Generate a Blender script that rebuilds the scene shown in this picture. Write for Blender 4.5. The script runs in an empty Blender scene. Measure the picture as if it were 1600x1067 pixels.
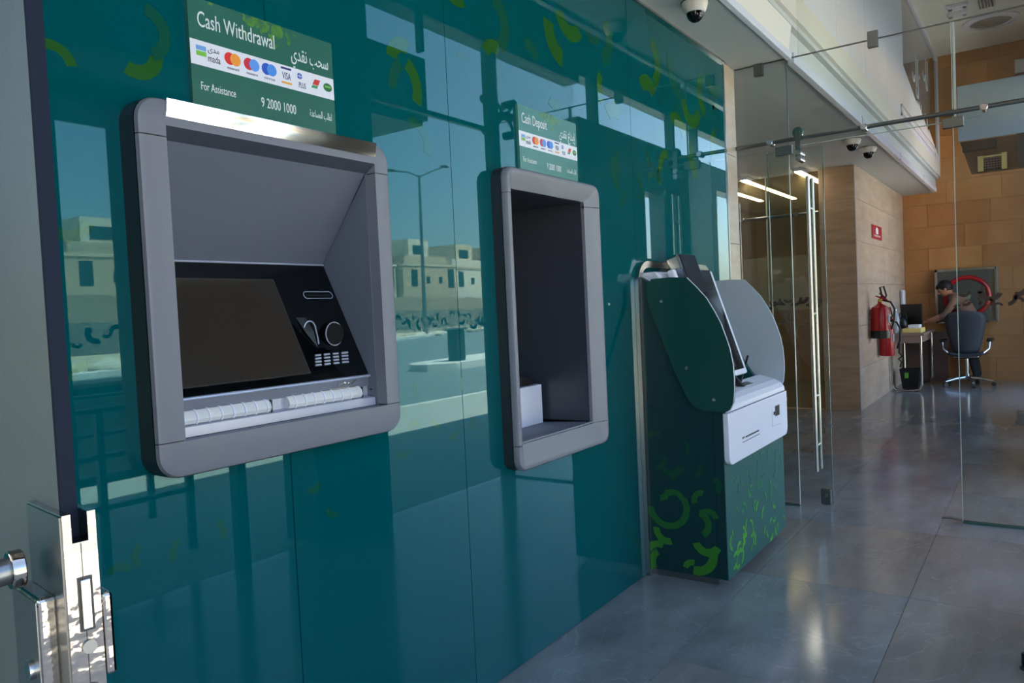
import bpy, bmesh, math, random
from mathutils import Vector, Matrix, Quaternion
PI = math.pi
scn = bpy.context.scene
C = scn.collection

# ------------------------------------------------------------------ camera
cam_d = bpy.data.cameras.new('camera'); cam = bpy.data.objects.new('camera', cam_d); C.objects.link(cam)
cam_d.sensor_width = 36.0; cam_d.sensor_fit = 'HORIZONTAL'
cam_d.lens = 1183.917 / 1600 * 36.0
cam_d.clip_start = 0.02; cam_d.clip_end = 600
R_ = Vector((0.57198664, -0.81890889, -0.04711178)); U_ = Vector((0.05793835, -0.01695658, 0.99817615)); F_ = Vector((0.81821417, 0.573673, -0.0377473))
cam.matrix_world = Matrix(((R_.x, U_.x, -F_.x, 0), (R_.y, U_.y, -F_.y, -1.71540455), (R_.z, U_.z, -F_.z, 1.4), (0, 0, 0, 1)))
scn.camera = cam

# ------------------------------------------------------------------ world, sun, exposure
w = bpy.data.worlds.new('sky'); scn.world = w; w.use_nodes = True
nt = w.node_tree; nt.nodes.clear()
sky = nt.nodes.new('ShaderNodeTexSky'); sky.sky_type = 'NISHITA'; sky.sun_disc = False
sky.sun_elevation = math.radians(66); sky.sun_rotation = math.radians(10); sky.dust_density = 2.0; sky.air_density = 1.0; sky.ozone_density = 1.5
bg = nt.nodes.new('ShaderNodeBackground'); bg.inputs[1].default_value = 0.22
wo = nt.nodes.new('ShaderNodeOutputWorld')
nt.links.new(sky.outputs[0], bg.inputs[0]); nt.links.new(bg.outputs[0], wo.inputs[0])
sd = bpy.data.lights.new('sun', 'SUN'); sd.energy = 11.0; sd.angle = math.radians(0.55); sd.color = (1.0, .95, .86)
sun = bpy.data.objects.new('sun', sd); C.objects.link(sun)
sdir = Vector((0.12, 0.36, 0.93)).normalized()       # towards the sun: high, behind the building
sun.rotation_euler = sdir.to_track_quat('Z', 'Y').to_euler()
vs = scn.view_settings; vs.view_transform = 'Standard'; vs.look = 'None'; vs.gamma = 1; vs.use_curve_mapping = False
vs.exposure = 2.2
scn.cycles.transparent_max_bounces = 20
scn.cycles.max_bounces = 10
scn.cycles.use_denoising = True

# ------------------------------------------------------------------ materials
MATS = {}
def srgb(c):
    return tuple(((x/255)/12.92 if x/255 <= .04045 else ((x/255+.055)/1.055)**2.4) for x in c)
def mat(name, col, rough=.5, metal=0., ior=1.5, noise=0., nscale=6., bump=0., bscale=30., col2=None, stretch=None, aniso=False, emit=None):
    if name in MATS: return MATS[name]
    m = bpy.data.materials.new(name); m.use_nodes = True; t = m.node_tree
    b = t.nodes['Principled BSDF']
    c = srgb(col)
    b.inputs['Base Color'].default_value = (*c, 1); b.inputs['Roughness'].default_value = rough
    b.inputs['Metallic'].default_value = metal; b.inputs['IOR'].default_value = ior
    if noise or col2 or bump:
        tc = t.nodes.new('ShaderNodeTexCoord'); mp = t.nodes.new('ShaderNodeMapping')
        t.links.new(tc.outputs['Object'], mp.inputs[0])
        if stretch: mp.inputs['Scale'].default_value = stretch
    if noise or col2:
        n = t.nodes.new('ShaderNodeTexNoise'); n.inputs['Scale'].default_value = nscale; n.inputs['Detail'].default_value = 8; n.inputs['Roughness'].default_value = .62
        t.links.new(mp.outputs[0], n.inputs['Vector'])
        r = t.nodes.new('ShaderNodeValToRGB'); r.color_ramp.elements[0].position = .32; r.color_ramp.elements[1].position = .68
        k = srgb(col2) if col2 else tuple(x*(1-noise) for x in c)
        r.color_ramp.elements[0].color = (*k, 1); r.color_ramp.elements[1].color = (*c, 1)
        t.links.new(n.outputs['Fac'], r.inputs[0]); t.links.new(r.outputs[0], b.inputs['Base Color'])
    if bump:
        n2 = t.nodes.new('ShaderNodeTexNoise'); n2.inputs['Scale'].default_value = bscale; n2.inputs['Detail'].default_value = 4
        t.links.new(mp.outputs[0], n2.inputs['Vector'])
        bp = t.nodes.new('ShaderNodeBump'); bp.inputs['Strength'].default_value = bump; bp.inputs['Distance'].default_value = .01
        t.links.new(n2.outputs['Fac'], bp.inputs['Height']); t.links.new(bp.outputs[0], b.inputs['Normal'])
    if emit:
        b.inputs['Emission Color'].default_value = (*srgb(col), 1); b.inputs['Emission Strength'].default_value = emit
    MATS[name] = m; return m
def glassmat(name, tint, ior=1.45, rough=.0, haze=0., hazecol=(200, 205, 205), through=False):
    if name in MATS: return MATS[name]
    m = bpy.data.materials.new(name); m.use_nodes = True; t = m.node_tree; t.nodes.clear()
    o = t.nodes.new('ShaderNodeOutputMaterial'); tr = t.nodes.new('ShaderNodeBsdfTransparent'); gl = t.nodes.new('ShaderNodeBsdfGlossy')
    gl.inputs['Roughness'].default_value = rough; tr.inputs[0].default_value = (*tint, 1)
    fr = t.nodes.new('ShaderNodeFresnel'); 
    ge = t.nodes.new('ShaderNodeNewGeometry'); mr = t.nodes.new('ShaderNodeMapRange')      # same reflectance on both faces of a thin pane
    mr.inputs['To Min'].default_value = ior; mr.inputs['To Max'].default_value = 1/ior
    t.links.new(ge.outputs['Backfacing'], mr.inputs[0]); t.links.new(mr.outputs[0], fr.inputs[0])
    mx = t.nodes.new('ShaderNodeMixShader')
    t.links.new(fr.outputs[0], mx.inputs[0]); t.links.new(tr.outputs[0], mx.inputs[1]); t.links.new(gl.outputs[0], mx.inputs[2])
    last = mx
    if haze:
        df = t.nodes.new('ShaderNodeBsdfTranslucent' if through else 'ShaderNodeBsdfDiffuse'); df.inputs[0].default_value = (*srgb(hazecol), 1)
        m2 = t.nodes.new('ShaderNodeMixShader'); m2.inputs[0].default_value = haze
        t.links.new(mx.outputs[0], m2.inputs[1]); t.links.new(df.outputs[0], m2.inputs[2]); last = m2
    t.links.new(last.outputs[0], o.inputs[0]); MATS[name] = m; return m

M_TEAL = mat('teal_back_painted_glass', (0, 78, 82), .012, ior=1.5)
M_TEALPRINT = mat('green_print_behind_glass', (38, 88, 34), .012, ior=1.5)
M_TEALPRINT2 = mat('dull_green_print_behind_glass', (18, 80, 62), .012, ior=1.5)
for m_ in (M_TEAL, M_TEALPRINT, M_TEALPRINT2): m_.node_tree.nodes['Principled BSDF'].inputs['Specular Tint'].default_value = (.52, .95, 1.0, 1)
M_BEZEL = mat('satin_grey_paint', (118, 119, 126), .42, noise=.04, nscale=220, bump=.05, bscale=500)
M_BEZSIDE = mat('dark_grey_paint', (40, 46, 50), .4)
M_RECESS = mat('slate_grey_panel', (104, 108, 120), .4, bump=.03, bscale=400)
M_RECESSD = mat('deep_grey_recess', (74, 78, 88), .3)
M_CHROME = mat('polished_chrome', (158, 150, 140), .06, 1.0, bump=.13, bscale=26)
M_STEEL = mat('brushed_stainless', (190, 186, 180), .22, 1.0, noise=.1, nscale=60, stretch=(1, 1, .05))
M_DSTEEL = mat('dull_steel', (120, 122, 120), .3, .9)
M_BLACKGL = mat('black_gloss', (6, 8, 10), .05, ior=1.5)
M_BLACK = mat('black_plastic', (14, 14, 16), .4)
M_SCREEN = mat('dark_screen', (52, 46, 40), .12, ior=1.5)  # brown of a warm reflection, put into the base colour
M_SCREENB = mat('screen_rim', (60, 58, 56), .2)
M_SILVER = mat('silver_plastic', (176, 180, 194), .3, .3)
M_WHITE = mat('white_gloss_plastic', (222, 222, 232), .22)
M_SHUT = mat('ribbed_shutter', (214, 212, 208), .35)
M_SIGNG = mat('sign_green', (42, 100, 84), .3)
M_SIGNG2 = mat('sign_green_leaf', (96, 146, 44), .3, col2=(42, 100, 70), nscale=34)
M_SIGNW = mat('sign_white', (226, 226, 234), .3)
M_TXTW = mat('sign_lettering', (222, 226, 226), .4)
M_TXTD = mat('dark_lettering', (42, 40, 50), .4)
M_KGREEN = mat('kiosk_green', (10, 66, 60), .38)
M_KGREEN2 = mat('kiosk_cabinet_green', (18, 84, 80), .32)
M_K1 = mat('motif_bright_green', (74, 156, 40), .32)
M_K2 = mat('motif_mid_green', (44, 128, 56), .32)
M_K3 = mat('motif_faint_green', (30, 104, 76), .32)
M_KGREY = mat('kiosk_pale_grey', (178, 188, 196), .3)
M_TRAV = mat('travertine', (204, 188, 168), .28, col2=(178, 158, 136), nscale=2.2, stretch=(1, 1, 5))
M_TRAV2 = mat('travertine_warm', (184, 154, 124), .3, col2=(156, 126, 96), nscale=2.0, stretch=(1, 1, 6))
M_OR = [mat('orange_limestone', (186, 130, 78), .4, col2=(164, 110, 62), nscale=1.6),
        mat('orange_limestone_light', (190, 135, 82), .4, col2=(168, 114, 64), nscale=1.8),
        mat('orange_limestone_deep', (181, 124, 72), .4, col2=(158, 104, 56), nscale=1.4)]
M_FL = [mat('grey_marble', (150, 150, 148), .14, col2=(118, 117, 116), nscale=1.7, stretch=(.7, 1.8, 1)),
        mat('grey_marble_warm', (152, 146, 140), .14, col2=(120, 113, 107), nscale=1.5, stretch=(.6, 1.6, 1)),
        mat('grey_marble_cool', (144, 147, 149), .14, col2=(112, 114, 116), nscale=2.1, stretch=(.8, 1.5, 1))]
def veins(m):
    t = m.node_tree; b = t.nodes['Principled BSDF']; src = b.inputs['Base Color'].links[0].from_socket
    tc = t.nodes.new('ShaderNodeTexCoord'); n = t.nodes.new('ShaderNodeTexNoise'); n.inputs['Scale'].default_value = 2.2; n.inputs['Detail'].default_value = 6; n.inputs['Distortion'].default_value = 1.2
    t.links.new(tc.outputs['Object'], n.inputs['Vector'])
    r = t.nodes.new('ShaderNodeValToRGB'); e = r.color_ramp.elements; e[0].position = .492; e[0].color = (0, 0, 0, 1); e[1].position = .5; e[1].color = (1, 1, 1, 1); x = e.new(.508); x.color = (0, 0, 0, 1)
    mx = t.nodes.new('ShaderNodeMixRGB'); mx.inputs[2].default_value = (.42, .42, .42, 1)
    mul = t.nodes.new('ShaderNodeMath'); mul.operation = 'MULTIPLY'; mul.inputs[1].default_value = .3
    t.links.new(n.outputs['Fac'], r.inputs[0]); t.links.new(r.outputs[0], mul.inputs[0]); t.links.new(mul.outputs[0], mx.inputs[0]); t.links.new(src, mx.inputs[1]); t.links.new(mx.outputs[0], b.inputs['Base Color'])
for m_ in M_FL: veins(m_)
M_GROUT = mat('floor_joint', (84, 84, 84), .7)
M_MORT = mat('wall_joint', (96, 70, 46), .8)
M_SOFFIT = mat('soffit_paint', (186, 186, 182), .6)
M_FASCIA = mat('cream_fascia', (222, 214, 202), .4)
M_LILAC = mat('white_fascia_panel', (226, 226, 238), .35, noise=.05, nscale=3)
M_CEIL = mat('ceiling_paint', (226, 222, 210), .7)
M_GLASS = glassmat('clear_glass', (.93, .96, .945), 1.45)
M_GLASSF = glassmat('facade_glass', (.95, .97, .96), 1.3)
M_BRONZE = glassmat('bronze_glass', (.60, .54, .42), 1.5, haze=.14, hazecol=(160, 142, 100))
M_OLIVE = mat('olive_mirror_glass', (58, 56, 36), .03, ior=2.0)
M_EDGE = mat('glass_edge', (60, 92, 84), .1)
M_EDGEL = mat('glass_edge_light', (178, 186, 176), .2)
M_FROST = glassmat('frosted_film', (.97, .97, .95), 1.2, haze=.42, hazecol=(235, 228, 205), through=True)
M_CRES = mat('brown_film_motif', (66, 42, 28), .5)
M_RED = mat('red_enamel', (176, 20, 24), .25)
M_REDD = mat('red_sign', (168, 24, 44), .4)
M_DOOR = mat('pale_grey_door_film', (82, 86, 82), .35, bump=.03, bscale=200)
M_STRIP = mat('dark_glass_edge', (26, 30, 40), .6, ior=1.1)
M_SKIN = mat('skin', (176, 122, 92), .5)
M_HAIR = mat('black_hair', (16, 13, 12), .6)
M_SHIRT = mat('brown_shirt', (128, 96, 80), .8)
M_TROUS = mat('dark_trousers', (24, 24, 30), .8)
M_MESHF = mat('dark_mesh_fabric', (44, 48, 60), .6)
M_ALU = mat('polished_aluminium', (200, 202, 206), .18, 1.)
M_DESK = mat('taupe_desk', (132, 112, 100), .45)
M_GSPH = mat('asphalt', (112, 122, 124), .9, noise=.12, nscale=1.5)
M_GRND = mat('sandy_ground', (196, 180, 150), .9, noise=.2, nscale=.8)
M_PAVE = mat('pale_paving', (170, 168, 160), .8, noise=.1, nscale=2)
M_KERB = mat('kerb_stone', (206, 204, 196), .8)
M_BLDG = [mat('building_plaster_cream', (200, 184, 156), .9), mat('building_plaster_tan', (186, 166, 138), .9), mat('building_plaster_white', (212, 202, 184), .9)]
M_WIN = mat('dark_window', (40, 46, 50), .2)
M_BWALL = mat('boundary_wall_render', (146, 130, 108), .9, noise=.12, nscale=.5)
M_RUBBLE = mat('rubble_stone', (204, 192, 170), .9)
M_FRAME = mat('dark_facade_metal', (36, 42, 44), .4)
M_DARKW = mat('dark_cladding', (40, 44, 44), .5)
M_YEL = mat('yellow_plastic', (214, 196, 120), .5)
M_LAMP = mat('lit_diffuser', (255, 244, 225), .5, emit=9.0)

# ------------------------------------------------------------------ mesh builder
class MB:
    def __init__(s): s.v = []; s.f = []; s.sm = []
    def add(s, vs, fs, smooth=False):
        o = len(s.v); s.v += [tuple(p) for p in vs]; s.f += [tuple(i+o for i in f) for f in fs]; s.sm += [smooth]*len(fs); return s
    def box(s, x0, x1, y0, y1, z0, z1):
        x0, x1 = min(x0, x1), max(x0, x1); y0, y1 = min(y0, y1), max(y0, y1); z0, z1 = min(z0, z1), max(z0, z1)
        return s.add([(x0,y0,z0),(x1,y0,z0),(x1,y1,z0),(x0,y1,z0),(x0,y0,z1),(x1,y0,z1),(x1,y1,z1),(x0,y1,z1)],
                     [(0,3,2,1),(4,5,6,7),(0,1,5,4),(1,2,6,5),(2,3,7,6),(3,0,4,7)])
    def obox(s, c, ax, h):      # centre, three axis vectors, half sizes
        c = Vector(c); a = [Vector(q).normalized()*hh for q, hh in zip(ax, h)]
        vs = [c+a[0]*i+a[1]*j+a[2]*k for k in (-1, 1) for i, j in ((-1,-1),(1,-1),(1,1),(-1,1))]
        return s.add(vs, [(0,3,2,1),(4,5,6,7),(0,1,5,4),(1,2,6,5),(2,3,7,6),(3,0,4,7)])
    def cyl(s, a, b, r, r2=None, n=20, caps=True):
        a = Vector(a); b = Vector(b); r2 = r if r2 is None else r2; d = (b-a).normalized()
        u = d.orthogonal().normalized(); v = d.cross(u)
        vs = [a+(u*math.cos(t)+v*math.sin(t))*r for t in [2*PI*i/n for i in range(n)]] + [b+(u*math.cos(t)+v*math.sin(t))*r2 for t in [2*PI*i/n for i in range(n)]]
        s.add(vs, [(i, (i+1) % n, n+(i+1) % n, n+i) for i in range(n)], True)
        if caps:
            s.add(vs[:n], [tuple(range(n))[::-1]]); s.add(vs[n:], [tuple(range(n))])
        return s
    def tube(s, pts, r, n=10, closed=False):
        pts = [Vector(p) for p in pts]; m = len(pts); rings = []
        prev = None
        for i, p in enumerate(pts):
            if closed: d = (pts[(i+1) % m]-pts[i-1]).normalized()
            else: d = (pts[min(i+1, m-1)]-pts[max(i-1, 0)]).normalized()
            if prev is None: u = d.orthogonal().normalized()
            else: u = (prev-d*prev.dot(d)).normalized()
            prev = u; v = d.cross(u)
            rr = r[i] if isinstance(r, (list, tuple)) else r
            rings.append([p+(u*math.cos(2*PI*k/n)+v*math.sin(2*PI*k/n))*rr for k in range(n)])
        vs = [q for rg in rings for q in rg]; fs = []
        for i in range(m if closed else m-1):
            j = (i+1) % m
            for k in range(n): fs.append((i*n+k, i*n+(k+1) % n, j*n+(k+1) % n, j*n+k))
        s.add(vs, fs, True)
        if not closed: s.add(rings[0], [tuple(range(n))[::-1]]); s.add(rings[-1], [tuple(range(n))])
        return s
    def lathe(s, c, ax, prof, n=28):     # prof: (r, h) along axis
        c = Vector(c); d = Vector(ax).normalized(); u = d.orthogonal().normalized(); v = d.cross(u)
        vs = [c+d*h+(u*math.cos(2*PI*k/n)+v*math.sin(2*PI*k/n))*max(r, 1e-4) for r, h in prof for k in range(n)]
        fs = [(i*n+k, i*n+(k+1) % n, (i+1)*n+(k+1) % n, (i+1)*n+k) for i in range(len(prof)-1) for k in range(n)]
        s.add(vs, fs, True); s.add(vs[:n], [tuple(range(n))[::-1]]); s.add(vs[-n:], [tuple(range(n))]); return s
    def prism(s, poly, axis, a, b, smooth=False):   # poly of 2-tuples in the remaining axes order
        def P(q, t):
            if axis == 'x': return (t, q[0], q[1])
            if axis == 'y': return (q[0], t, q[1])
            return (q[0], q[1], t)
        n = len(poly); s.add([P(q, a) for q in poly], [tuple(range(n))]); s.add([P(q, b) for q in poly], [tuple(range(n))[::-1]])
        s.add([P(q, a) for q in poly]+[P(q, b) for q in poly], [(i, n+i, n+(i+1) % n, (i+1) % n) for i in range(n)], smooth)
        return s
    def loops(s, loops, smooth=True):
        n = len(loops[0]); vs = [p for l in loops for p in l]
        return s.add(vs, [(i*n+k, i*n+(k+1) % n, (i+1)*n+(k+1) % n, (i+1)*n+k) for i in range(len(loops)-1) for k in range(n)], smooth)
    def sphere(s, c, r, n=18, sc=(1, 1, 1), R=None):
        prof = [(math.sin(PI*i/10), -math.cos(PI*i/10)) for i in range(11)]
        vs = []
        for q, h in prof:
            for k in range(n):
                p = Vector((max(q, 1e-4)*math.cos(2*PI*k/n)*sc[0]*r, max(q, 1e-4)*math.sin(2*PI*k/n)*sc[1]*r, h*sc[2]*r))
                if R: p = R @ p
                vs.append(Vector(c)+p)
        return s.add(vs, [(i*n+k, i*n+(k+1) % n, (i+1)*n+(k+1) % n, (i+1)*n+k) for i in range(10) for k in range(n)], True)
    def build(s, name, m, parent=None, bevel=0, seg=2, kind=None, label=None):
        me = bpy.data.meshes.new(name); me.from_pydata(s.v, [], s.f); me.update()
        me.polygons.foreach_set('use_smooth', s.sm)
        bm = bmesh.new(); bm.from_mesh(me)
        bmesh.ops.remove_doubles(bm, verts=bm.verts, dist=1e-5)
        bmesh.ops.recalc_face_normals(bm, faces=bm.faces)
        for e in bm.edges:
            if len(e.link_faces) == 2 and e.calc_face_angle(0) > .6: e.smooth = False
        bm.to_mesh(me); bm.free()
        me.materials.append(m)
        o = bpy.data.objects.new(name, me); C.objects.link(o)
        if bevel:
            b = o.modifiers.new('bevel', 'BEVEL'); b.width = bevel; b.segments = seg; b.limit_method = 'ANGLE'; b.angle_limit = .6; b.harden_normals = False
        if parent: o.parent = parent; o.matrix_parent_inverse = Matrix.Translation(-Vector(wloc(parent)))
        if kind: o['kind'] = kind
        if label: o['label'] = label
        return o
def wloc(o):
    l = Vector(o.location)
    while o.parent: 
        l = l + o.matrix_parent_inverse.translation + Vector(o.parent.location) if False else l
        o = o.parent
    return l if l.length else WL.get(o.name, Vector((0, 0, 0)))
WL = {}
def thing(name, label, cat, loc, group=None, kind=None):
    o = bpy.data.objects.new(name, None); C.objects.link(o); o.location = loc; WL[o.name] = Vector(loc); o.empty_display_size = .1
    if label: o['label'] = label
    if cat: o['category'] = cat
    if group: o['group'] = group
    if kind: o['kind'] = kind
    return o
# parts are modelled in world coordinates; the parent inverse undoes the empty's offset
def wloc(o):
    if o.type == 'EMPTY': return Vector(o.location)
    return Vector((0, 0, 0))
def tag(o, label, cat, group=None):
    o['label'] = label; o['category'] = cat
    if group: o['group'] = group
    return o
def struct(o): o['kind'] = 'structure'; return o

def rrect(x0, x1, z0, z1, r, y, n=6):
    pts = []
    for cx, cz, a in ((x1-r, z1-r, 0), (x0+r, z1-r, PI/2), (x0+r, z0+r, PI), (x1-r, z0+r, 1.5*PI)):
        for i in range(n+1):
            t = a+PI/2*i/n; pts.append((cx+r*math.cos(t), y, cz+r*math.sin(t)))
    return pts
def arc(mb, P, c, r, w_, a0, a1, d=.0006, n=8):
    """annular crescent; P maps (u,v,offset)->xyz"""
    pts = []
    for i in range(n+1):
        t = a0+(a1-a0)*i/n; pts.append((c[0]+(r+w_/2)*math.cos(t), c[1]+(r+w_/2)*math.sin(t)))
    for i in range(n, -1, -1):
        t = a0+(a1-a0)*i/n; pts.append((c[0]+(r-w_/2)*math.cos(t), c[1]+(r-w_/2)*math.sin(t)))
    m = len(pts); fs = []
    vs = [P(u, v, d) for u, v in pts]+[P(u, v, 0) for u, v in pts]
    for i in range(n): fs.append((i, i+1, m-2-i, m-1-i)); fs.append((m+i, m+m-1-i, m+m-2-i, m+i+1))
    for i in range(m): fs.append((i, m+i, m+(i+1) % m, (i+1) % m))
    mb.add(vs, fs)

# ------------------------------------------------------------------ the setting
# floor: slab with individual marble tiles
fl = struct(MB().box(-3, 14.2, -2.12, 2.7, -.12, -.004).build('floor', M_GROUT))
random.seed(4)
ys = [2.61+.0, 1.91, 1.21, .51+.0, .21, -.49, -1.19, -1.89, -2.1]
ys = [2.31, 1.61, .91, .21, -.49, -1.19, -1.89, -2.12]
xs = [-3+.0]+[-1.63+1.095*i for i in range(15)]
xs = [x for x in xs if x < 14.0]+[14.0]
for i in range(len(xs)-1):
    for j in range(len(ys)-1):
        if xs[i+1] < 5.2 and ys[j] > .3: continue
        g = .0012
        MB().box(xs[i]+g, xs[i+1]-g, ys[j+1]+g, ys[j]-g, -.02, 0).build('tile', M_FL[(i*2+j*3+random.randint(0, 1)) % 3], fl)

# wall with green back painted glass panels
wl = struct(MB().box(-.3, 5.04, .42, .62, 0, 3.0).box(-.3, .96, .03, .42, 0, 3.0).box(1.7, 2.39, .03, .42, 0, 3).box(3.07, 5.04, .03, .42, 0, 3)
            .box(.96, 1.7, .03, .42, 0, 1.1).box(.96, 1.7, .03, .42, 1.9, 3).box(2.39, 3.07, .03, .42, 0, .83).box(2.39, 3.07, .03, .42, 1.92, 3).build('wall_left', M_DARKW))
def panel(x0, x1, hole=None):
    m = MB(); g = .0015
    if hole:
        a, b, c, d = hole
        if a > x0: m.box(x0+g, a, 0, .012, 0.004, 3)
        if b < x1: m.box(b, x1-g, 0, .012, 0.004, 3)
        m.box(max(a, x0+g), min(b, x1-g), 0, .012, .004, c).box(max(a, x0+g), min(b, x1-g), 0, .012, d, 3)
    else: m.box(x0+g, x1-g, 0, .012, .004, 3)
    return m.build('glass_panel', M_TEAL, wl)
panel(-.3, 1.35, (.97, 1.35, 1.1, 1.89)); panel(1.35, 2.12, (1.35, 1.69, 1.1, 1.89)); panel(2.12, 3.60, (2.40, 3.05, .84, 1.91)); panel(3.60, 5.04)
MB().box(-.3, 5.04, .012, .028, 0, .82).box(-.3, 5.04, .012, .028, 2, 3).build('backing_sheet', M_BLACK, wl)
MB().box(-.3, 5.04, -.018, .002, 2.988, 3.0).build('edge_trim', M_STEEL, wl)
MB().box(5.034, 5.05, -.004, .01, 0, 3).build('edge_trim', M_STEEL, wl)
PW = lambda u, v, d: (u, -d, v)
pm = MB(); pm2 = MB()
# printed crescents, brush like, low contrast
spots = [(1.00, 2.10, .055, .030, -1.2, 1.4), (.98, 2.05, .05, .034, 4.2, 6.2), (.79, 1.97, .045, .022, .2, 1.9), (.80, 1.66, .05, .025, 3.6, 5.9),
         (1.9, 2.24, .06, .05, 1.2, 3.0), (1.86, 2.16, .10, .045, -.4, 1.0), (2.40, 2.52, .10, .06, -1.0, 1.3), (2.42, 2.36, .07, .05, 1.2, 2.6),
         (2.2, 2.62, .08, .05, 3.5, 5.2), (2.66, 2.44, .06, .05, .3, 2.0), (2.95, 2.63, .12, .08, 3.0, 4.6), (3.02, 2.74, .10, .07, 3.4, 5.6), (3.28, 2.70, .11, .07, -1.2, .9),
         (3.36, 2.46, .09, .05, 2.4, 4.0), (3.42, 2.28, .10, .08, 1.0, 2.4), (3.5, 2.1, .12, .05, 2.8, 4.1), (3.85, 2.72, .12, .07, -1.0, 1.2), (3.82, 2.50, .1, .08, .6, 2.4),
         (4.3, 2.78, .16, .07, 2.9, 4.5), (4.45, 2.62, .12, .08, 3.2, 6.0), (4.72, 2.72, .13, .07, 2.4, 4.4), (4.85, 2.86, .1, .07, 3.6, 5.8), (4.2, 2.36, .12, .07, .2, 2.2),
         (4.55, 2.3, .14, .07, 2.6, 4.2), (4.75, 2.06, .12, .06, -1.4, .6), (4.05, 2.15, .1, .05, 1.5, 3.2), (4.9, 2.4, .12, .06, 2.0, 3.6), (2.85, 2.35, .06, .04, 4, 5.6)]
for i, (a, b, r, ww, t0, t1) in enumerate(spots): arc(pm if i % 3 else pm2, PW, (a, b), r, ww, t0, t1, .0006 if i % 3 else .0011)
random.seed(12)
for k in range(46):
    a = random.uniform(1.9, 4.95); b = random.uniform(2.0, 2.95) if a > 3.6 else random.uniform(1.95, 2.75)
    if 2.4 < a < 3.12 and b < 2.32: continue
    if k < 24: continue
    r = random.uniform(.04, .09); t = random.uniform(0, 6); arc(pm2, PW, (a, b), r, r*.5, t, t+random.uniform(1, 2.2), .0004)
for (a, b) in ((.86, .84), (.93, .88), (1.02, .86), (1.1, .88), (1.42, .95), (1.5, .86), (1.8, .98), (1.86, 1.02), (1.98, 1.05), (2.05, 1.0), (2.2, 1.0), (.82, 1.3), (1.9, 1.16), (2.15, 1.15)):
    t = random.uniform(0, 6); arc(pm2, PW, (a, b), .03, .018, t, t+1.8, .0003)
pm.build('printed_crescents', M_TEALPRINT, wl, kind='stuff'); pm2.build('printed_crescents', M_TEALPRINT2, wl, kind='stuff')

# soffit, fascia and upper bulkhead
struct(MB().box(-2.5, 13.9, -.36, .62, 3.0, 3.2).box(5.04, 13.9, .62, 2.7, 3.0, 3.2).build('ceiling_1', M_SOFFIT))
struct(MB().box(-.3, 5.27, -.388, -.352, 2.985, 3.03).build('trim_1', M_WHITE, bevel=.004))
struct(MB().box(5.285, 13.6, -.40, -.352, 2.965, 3.035).build('trim_2', M_WHITE, bevel=.004))
for x in (7.6, 9.9, 12.0): MB().box(x, x+.006, -.402, -.39, 2.96, 3.04).build('trim_seam', M_DSTEEL)['kind'] = 'structure'
tb = struct(MB().prism([(-.352, 3.04), (-.352, 3.23), (-.40, 3.225), (-.384, 3.12), (-.376, 3.04)], 'x', -2.5, 5.25).build('trim_4', M_FASCIA))
struct(MB().box(-2.5, 13.88, -.43, -.352, 3.235, 3.41).build('trim_3', M_FASCIA, bevel=.003))
bulk = struct(MB().box(-2.5, 13.88, -.40, -.2, 3.2, 3.6).box(-2.5, 10.2, -.40, -.2, 3.6, 5.12).build('wall_upper', M_SOFFIT))
for i in range(14):
    x0 = -2.0+1.22*i
    if x0 > 13.8: break
    x1 = min(x0+1.215, 13.88)
    if x1 < 10.3: MB().box(x0, x1, -.415, -.40, 3.415, 5.1).build('cladding_panel', M_LILAC, bulk)
    else: MB().prism([(x0, 3.415), (x1, 3.415), (x1, 3.415+.12+max(0, 13.88-x1)*.14), (x0, 3.60+max(0, 13.88-x0)*.14)], 'y', -.415, -.40).build('cladding_panel', M_LILAC, bulk)
MB().box(9.9, 13.3, -.43, -.415, 3.66-.09, 3.69-.09).box(9.9, 13.3, -.43, -.415, 3.47, 3.5).box(9.9, 9.93, -.43, -.415, 3.47, 3.6).box(13.27, 13.3, -.43, -.415, 3.47, 3.6).build('air_slot_frame', M_WHITE, bulk)
struct(MB().box(10.2, 13.88, -.405, -.39, 3.55, 5.12).build('window_1', M_OLIVE))
struct(MB().box(10.2, 13.9, -.43, -.39, 5.05, 5.12).box(13.86, 13.9, -.43, -.39, 3.4, 5.12).build('trim_5', M_WHITE))
# mirrored lettering strokes on the olive glazing
lt = MB(); random.seed(5)
PL = lambda u, v, d: (u, -.406-d, v)
for (x, z, h) in ((11.42, 4.12, .42), (11.6, 4.0, .52), (12.5, 4.42, .34), (12.68, 4.4, .36), (12.15, 3.62, .28), (12.5, 3.6, .3)):
    lt.box(x, x+.035, -.409, -.405, z, z+h)
for (x, z) in ((11.2, 4.25), (11.5, 4.1), (11.8, 3.98), (12.6, 4.42), (12.3, 4.5), (12.25, 3.66), (12.6, 3.62), (12.9, 3.6)):
    arc(lt, PL, (x, z), .1, .03, PI, 2*PI, .003)
for (x, z) in ((11.3, 4.5), (11.75, 4.3), (12.4, 4.75), (12.3, 3.9)): lt.box(x, x+.04, -.409, -.405, z, z+.04)
lt.build('lettering', M_TXTW, bulk, kind='stuff')

# high ceiling with roof above
hc = struct(MB().box(-2.5, 14.1, -2.35, -.2, 5.12, 5.3).build('ceiling_2', M_CEIL))
struct(MB().box(-2.5, 14.1, -2.55, 2.9, 5.3, 5.62).build('roof_slab', M_FASCIA))
struct(MB().box(-2.5, 14.1, -.2, 2.9, 3.2, 5.3).build('wall_behind', M_SOFFIT))
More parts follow.
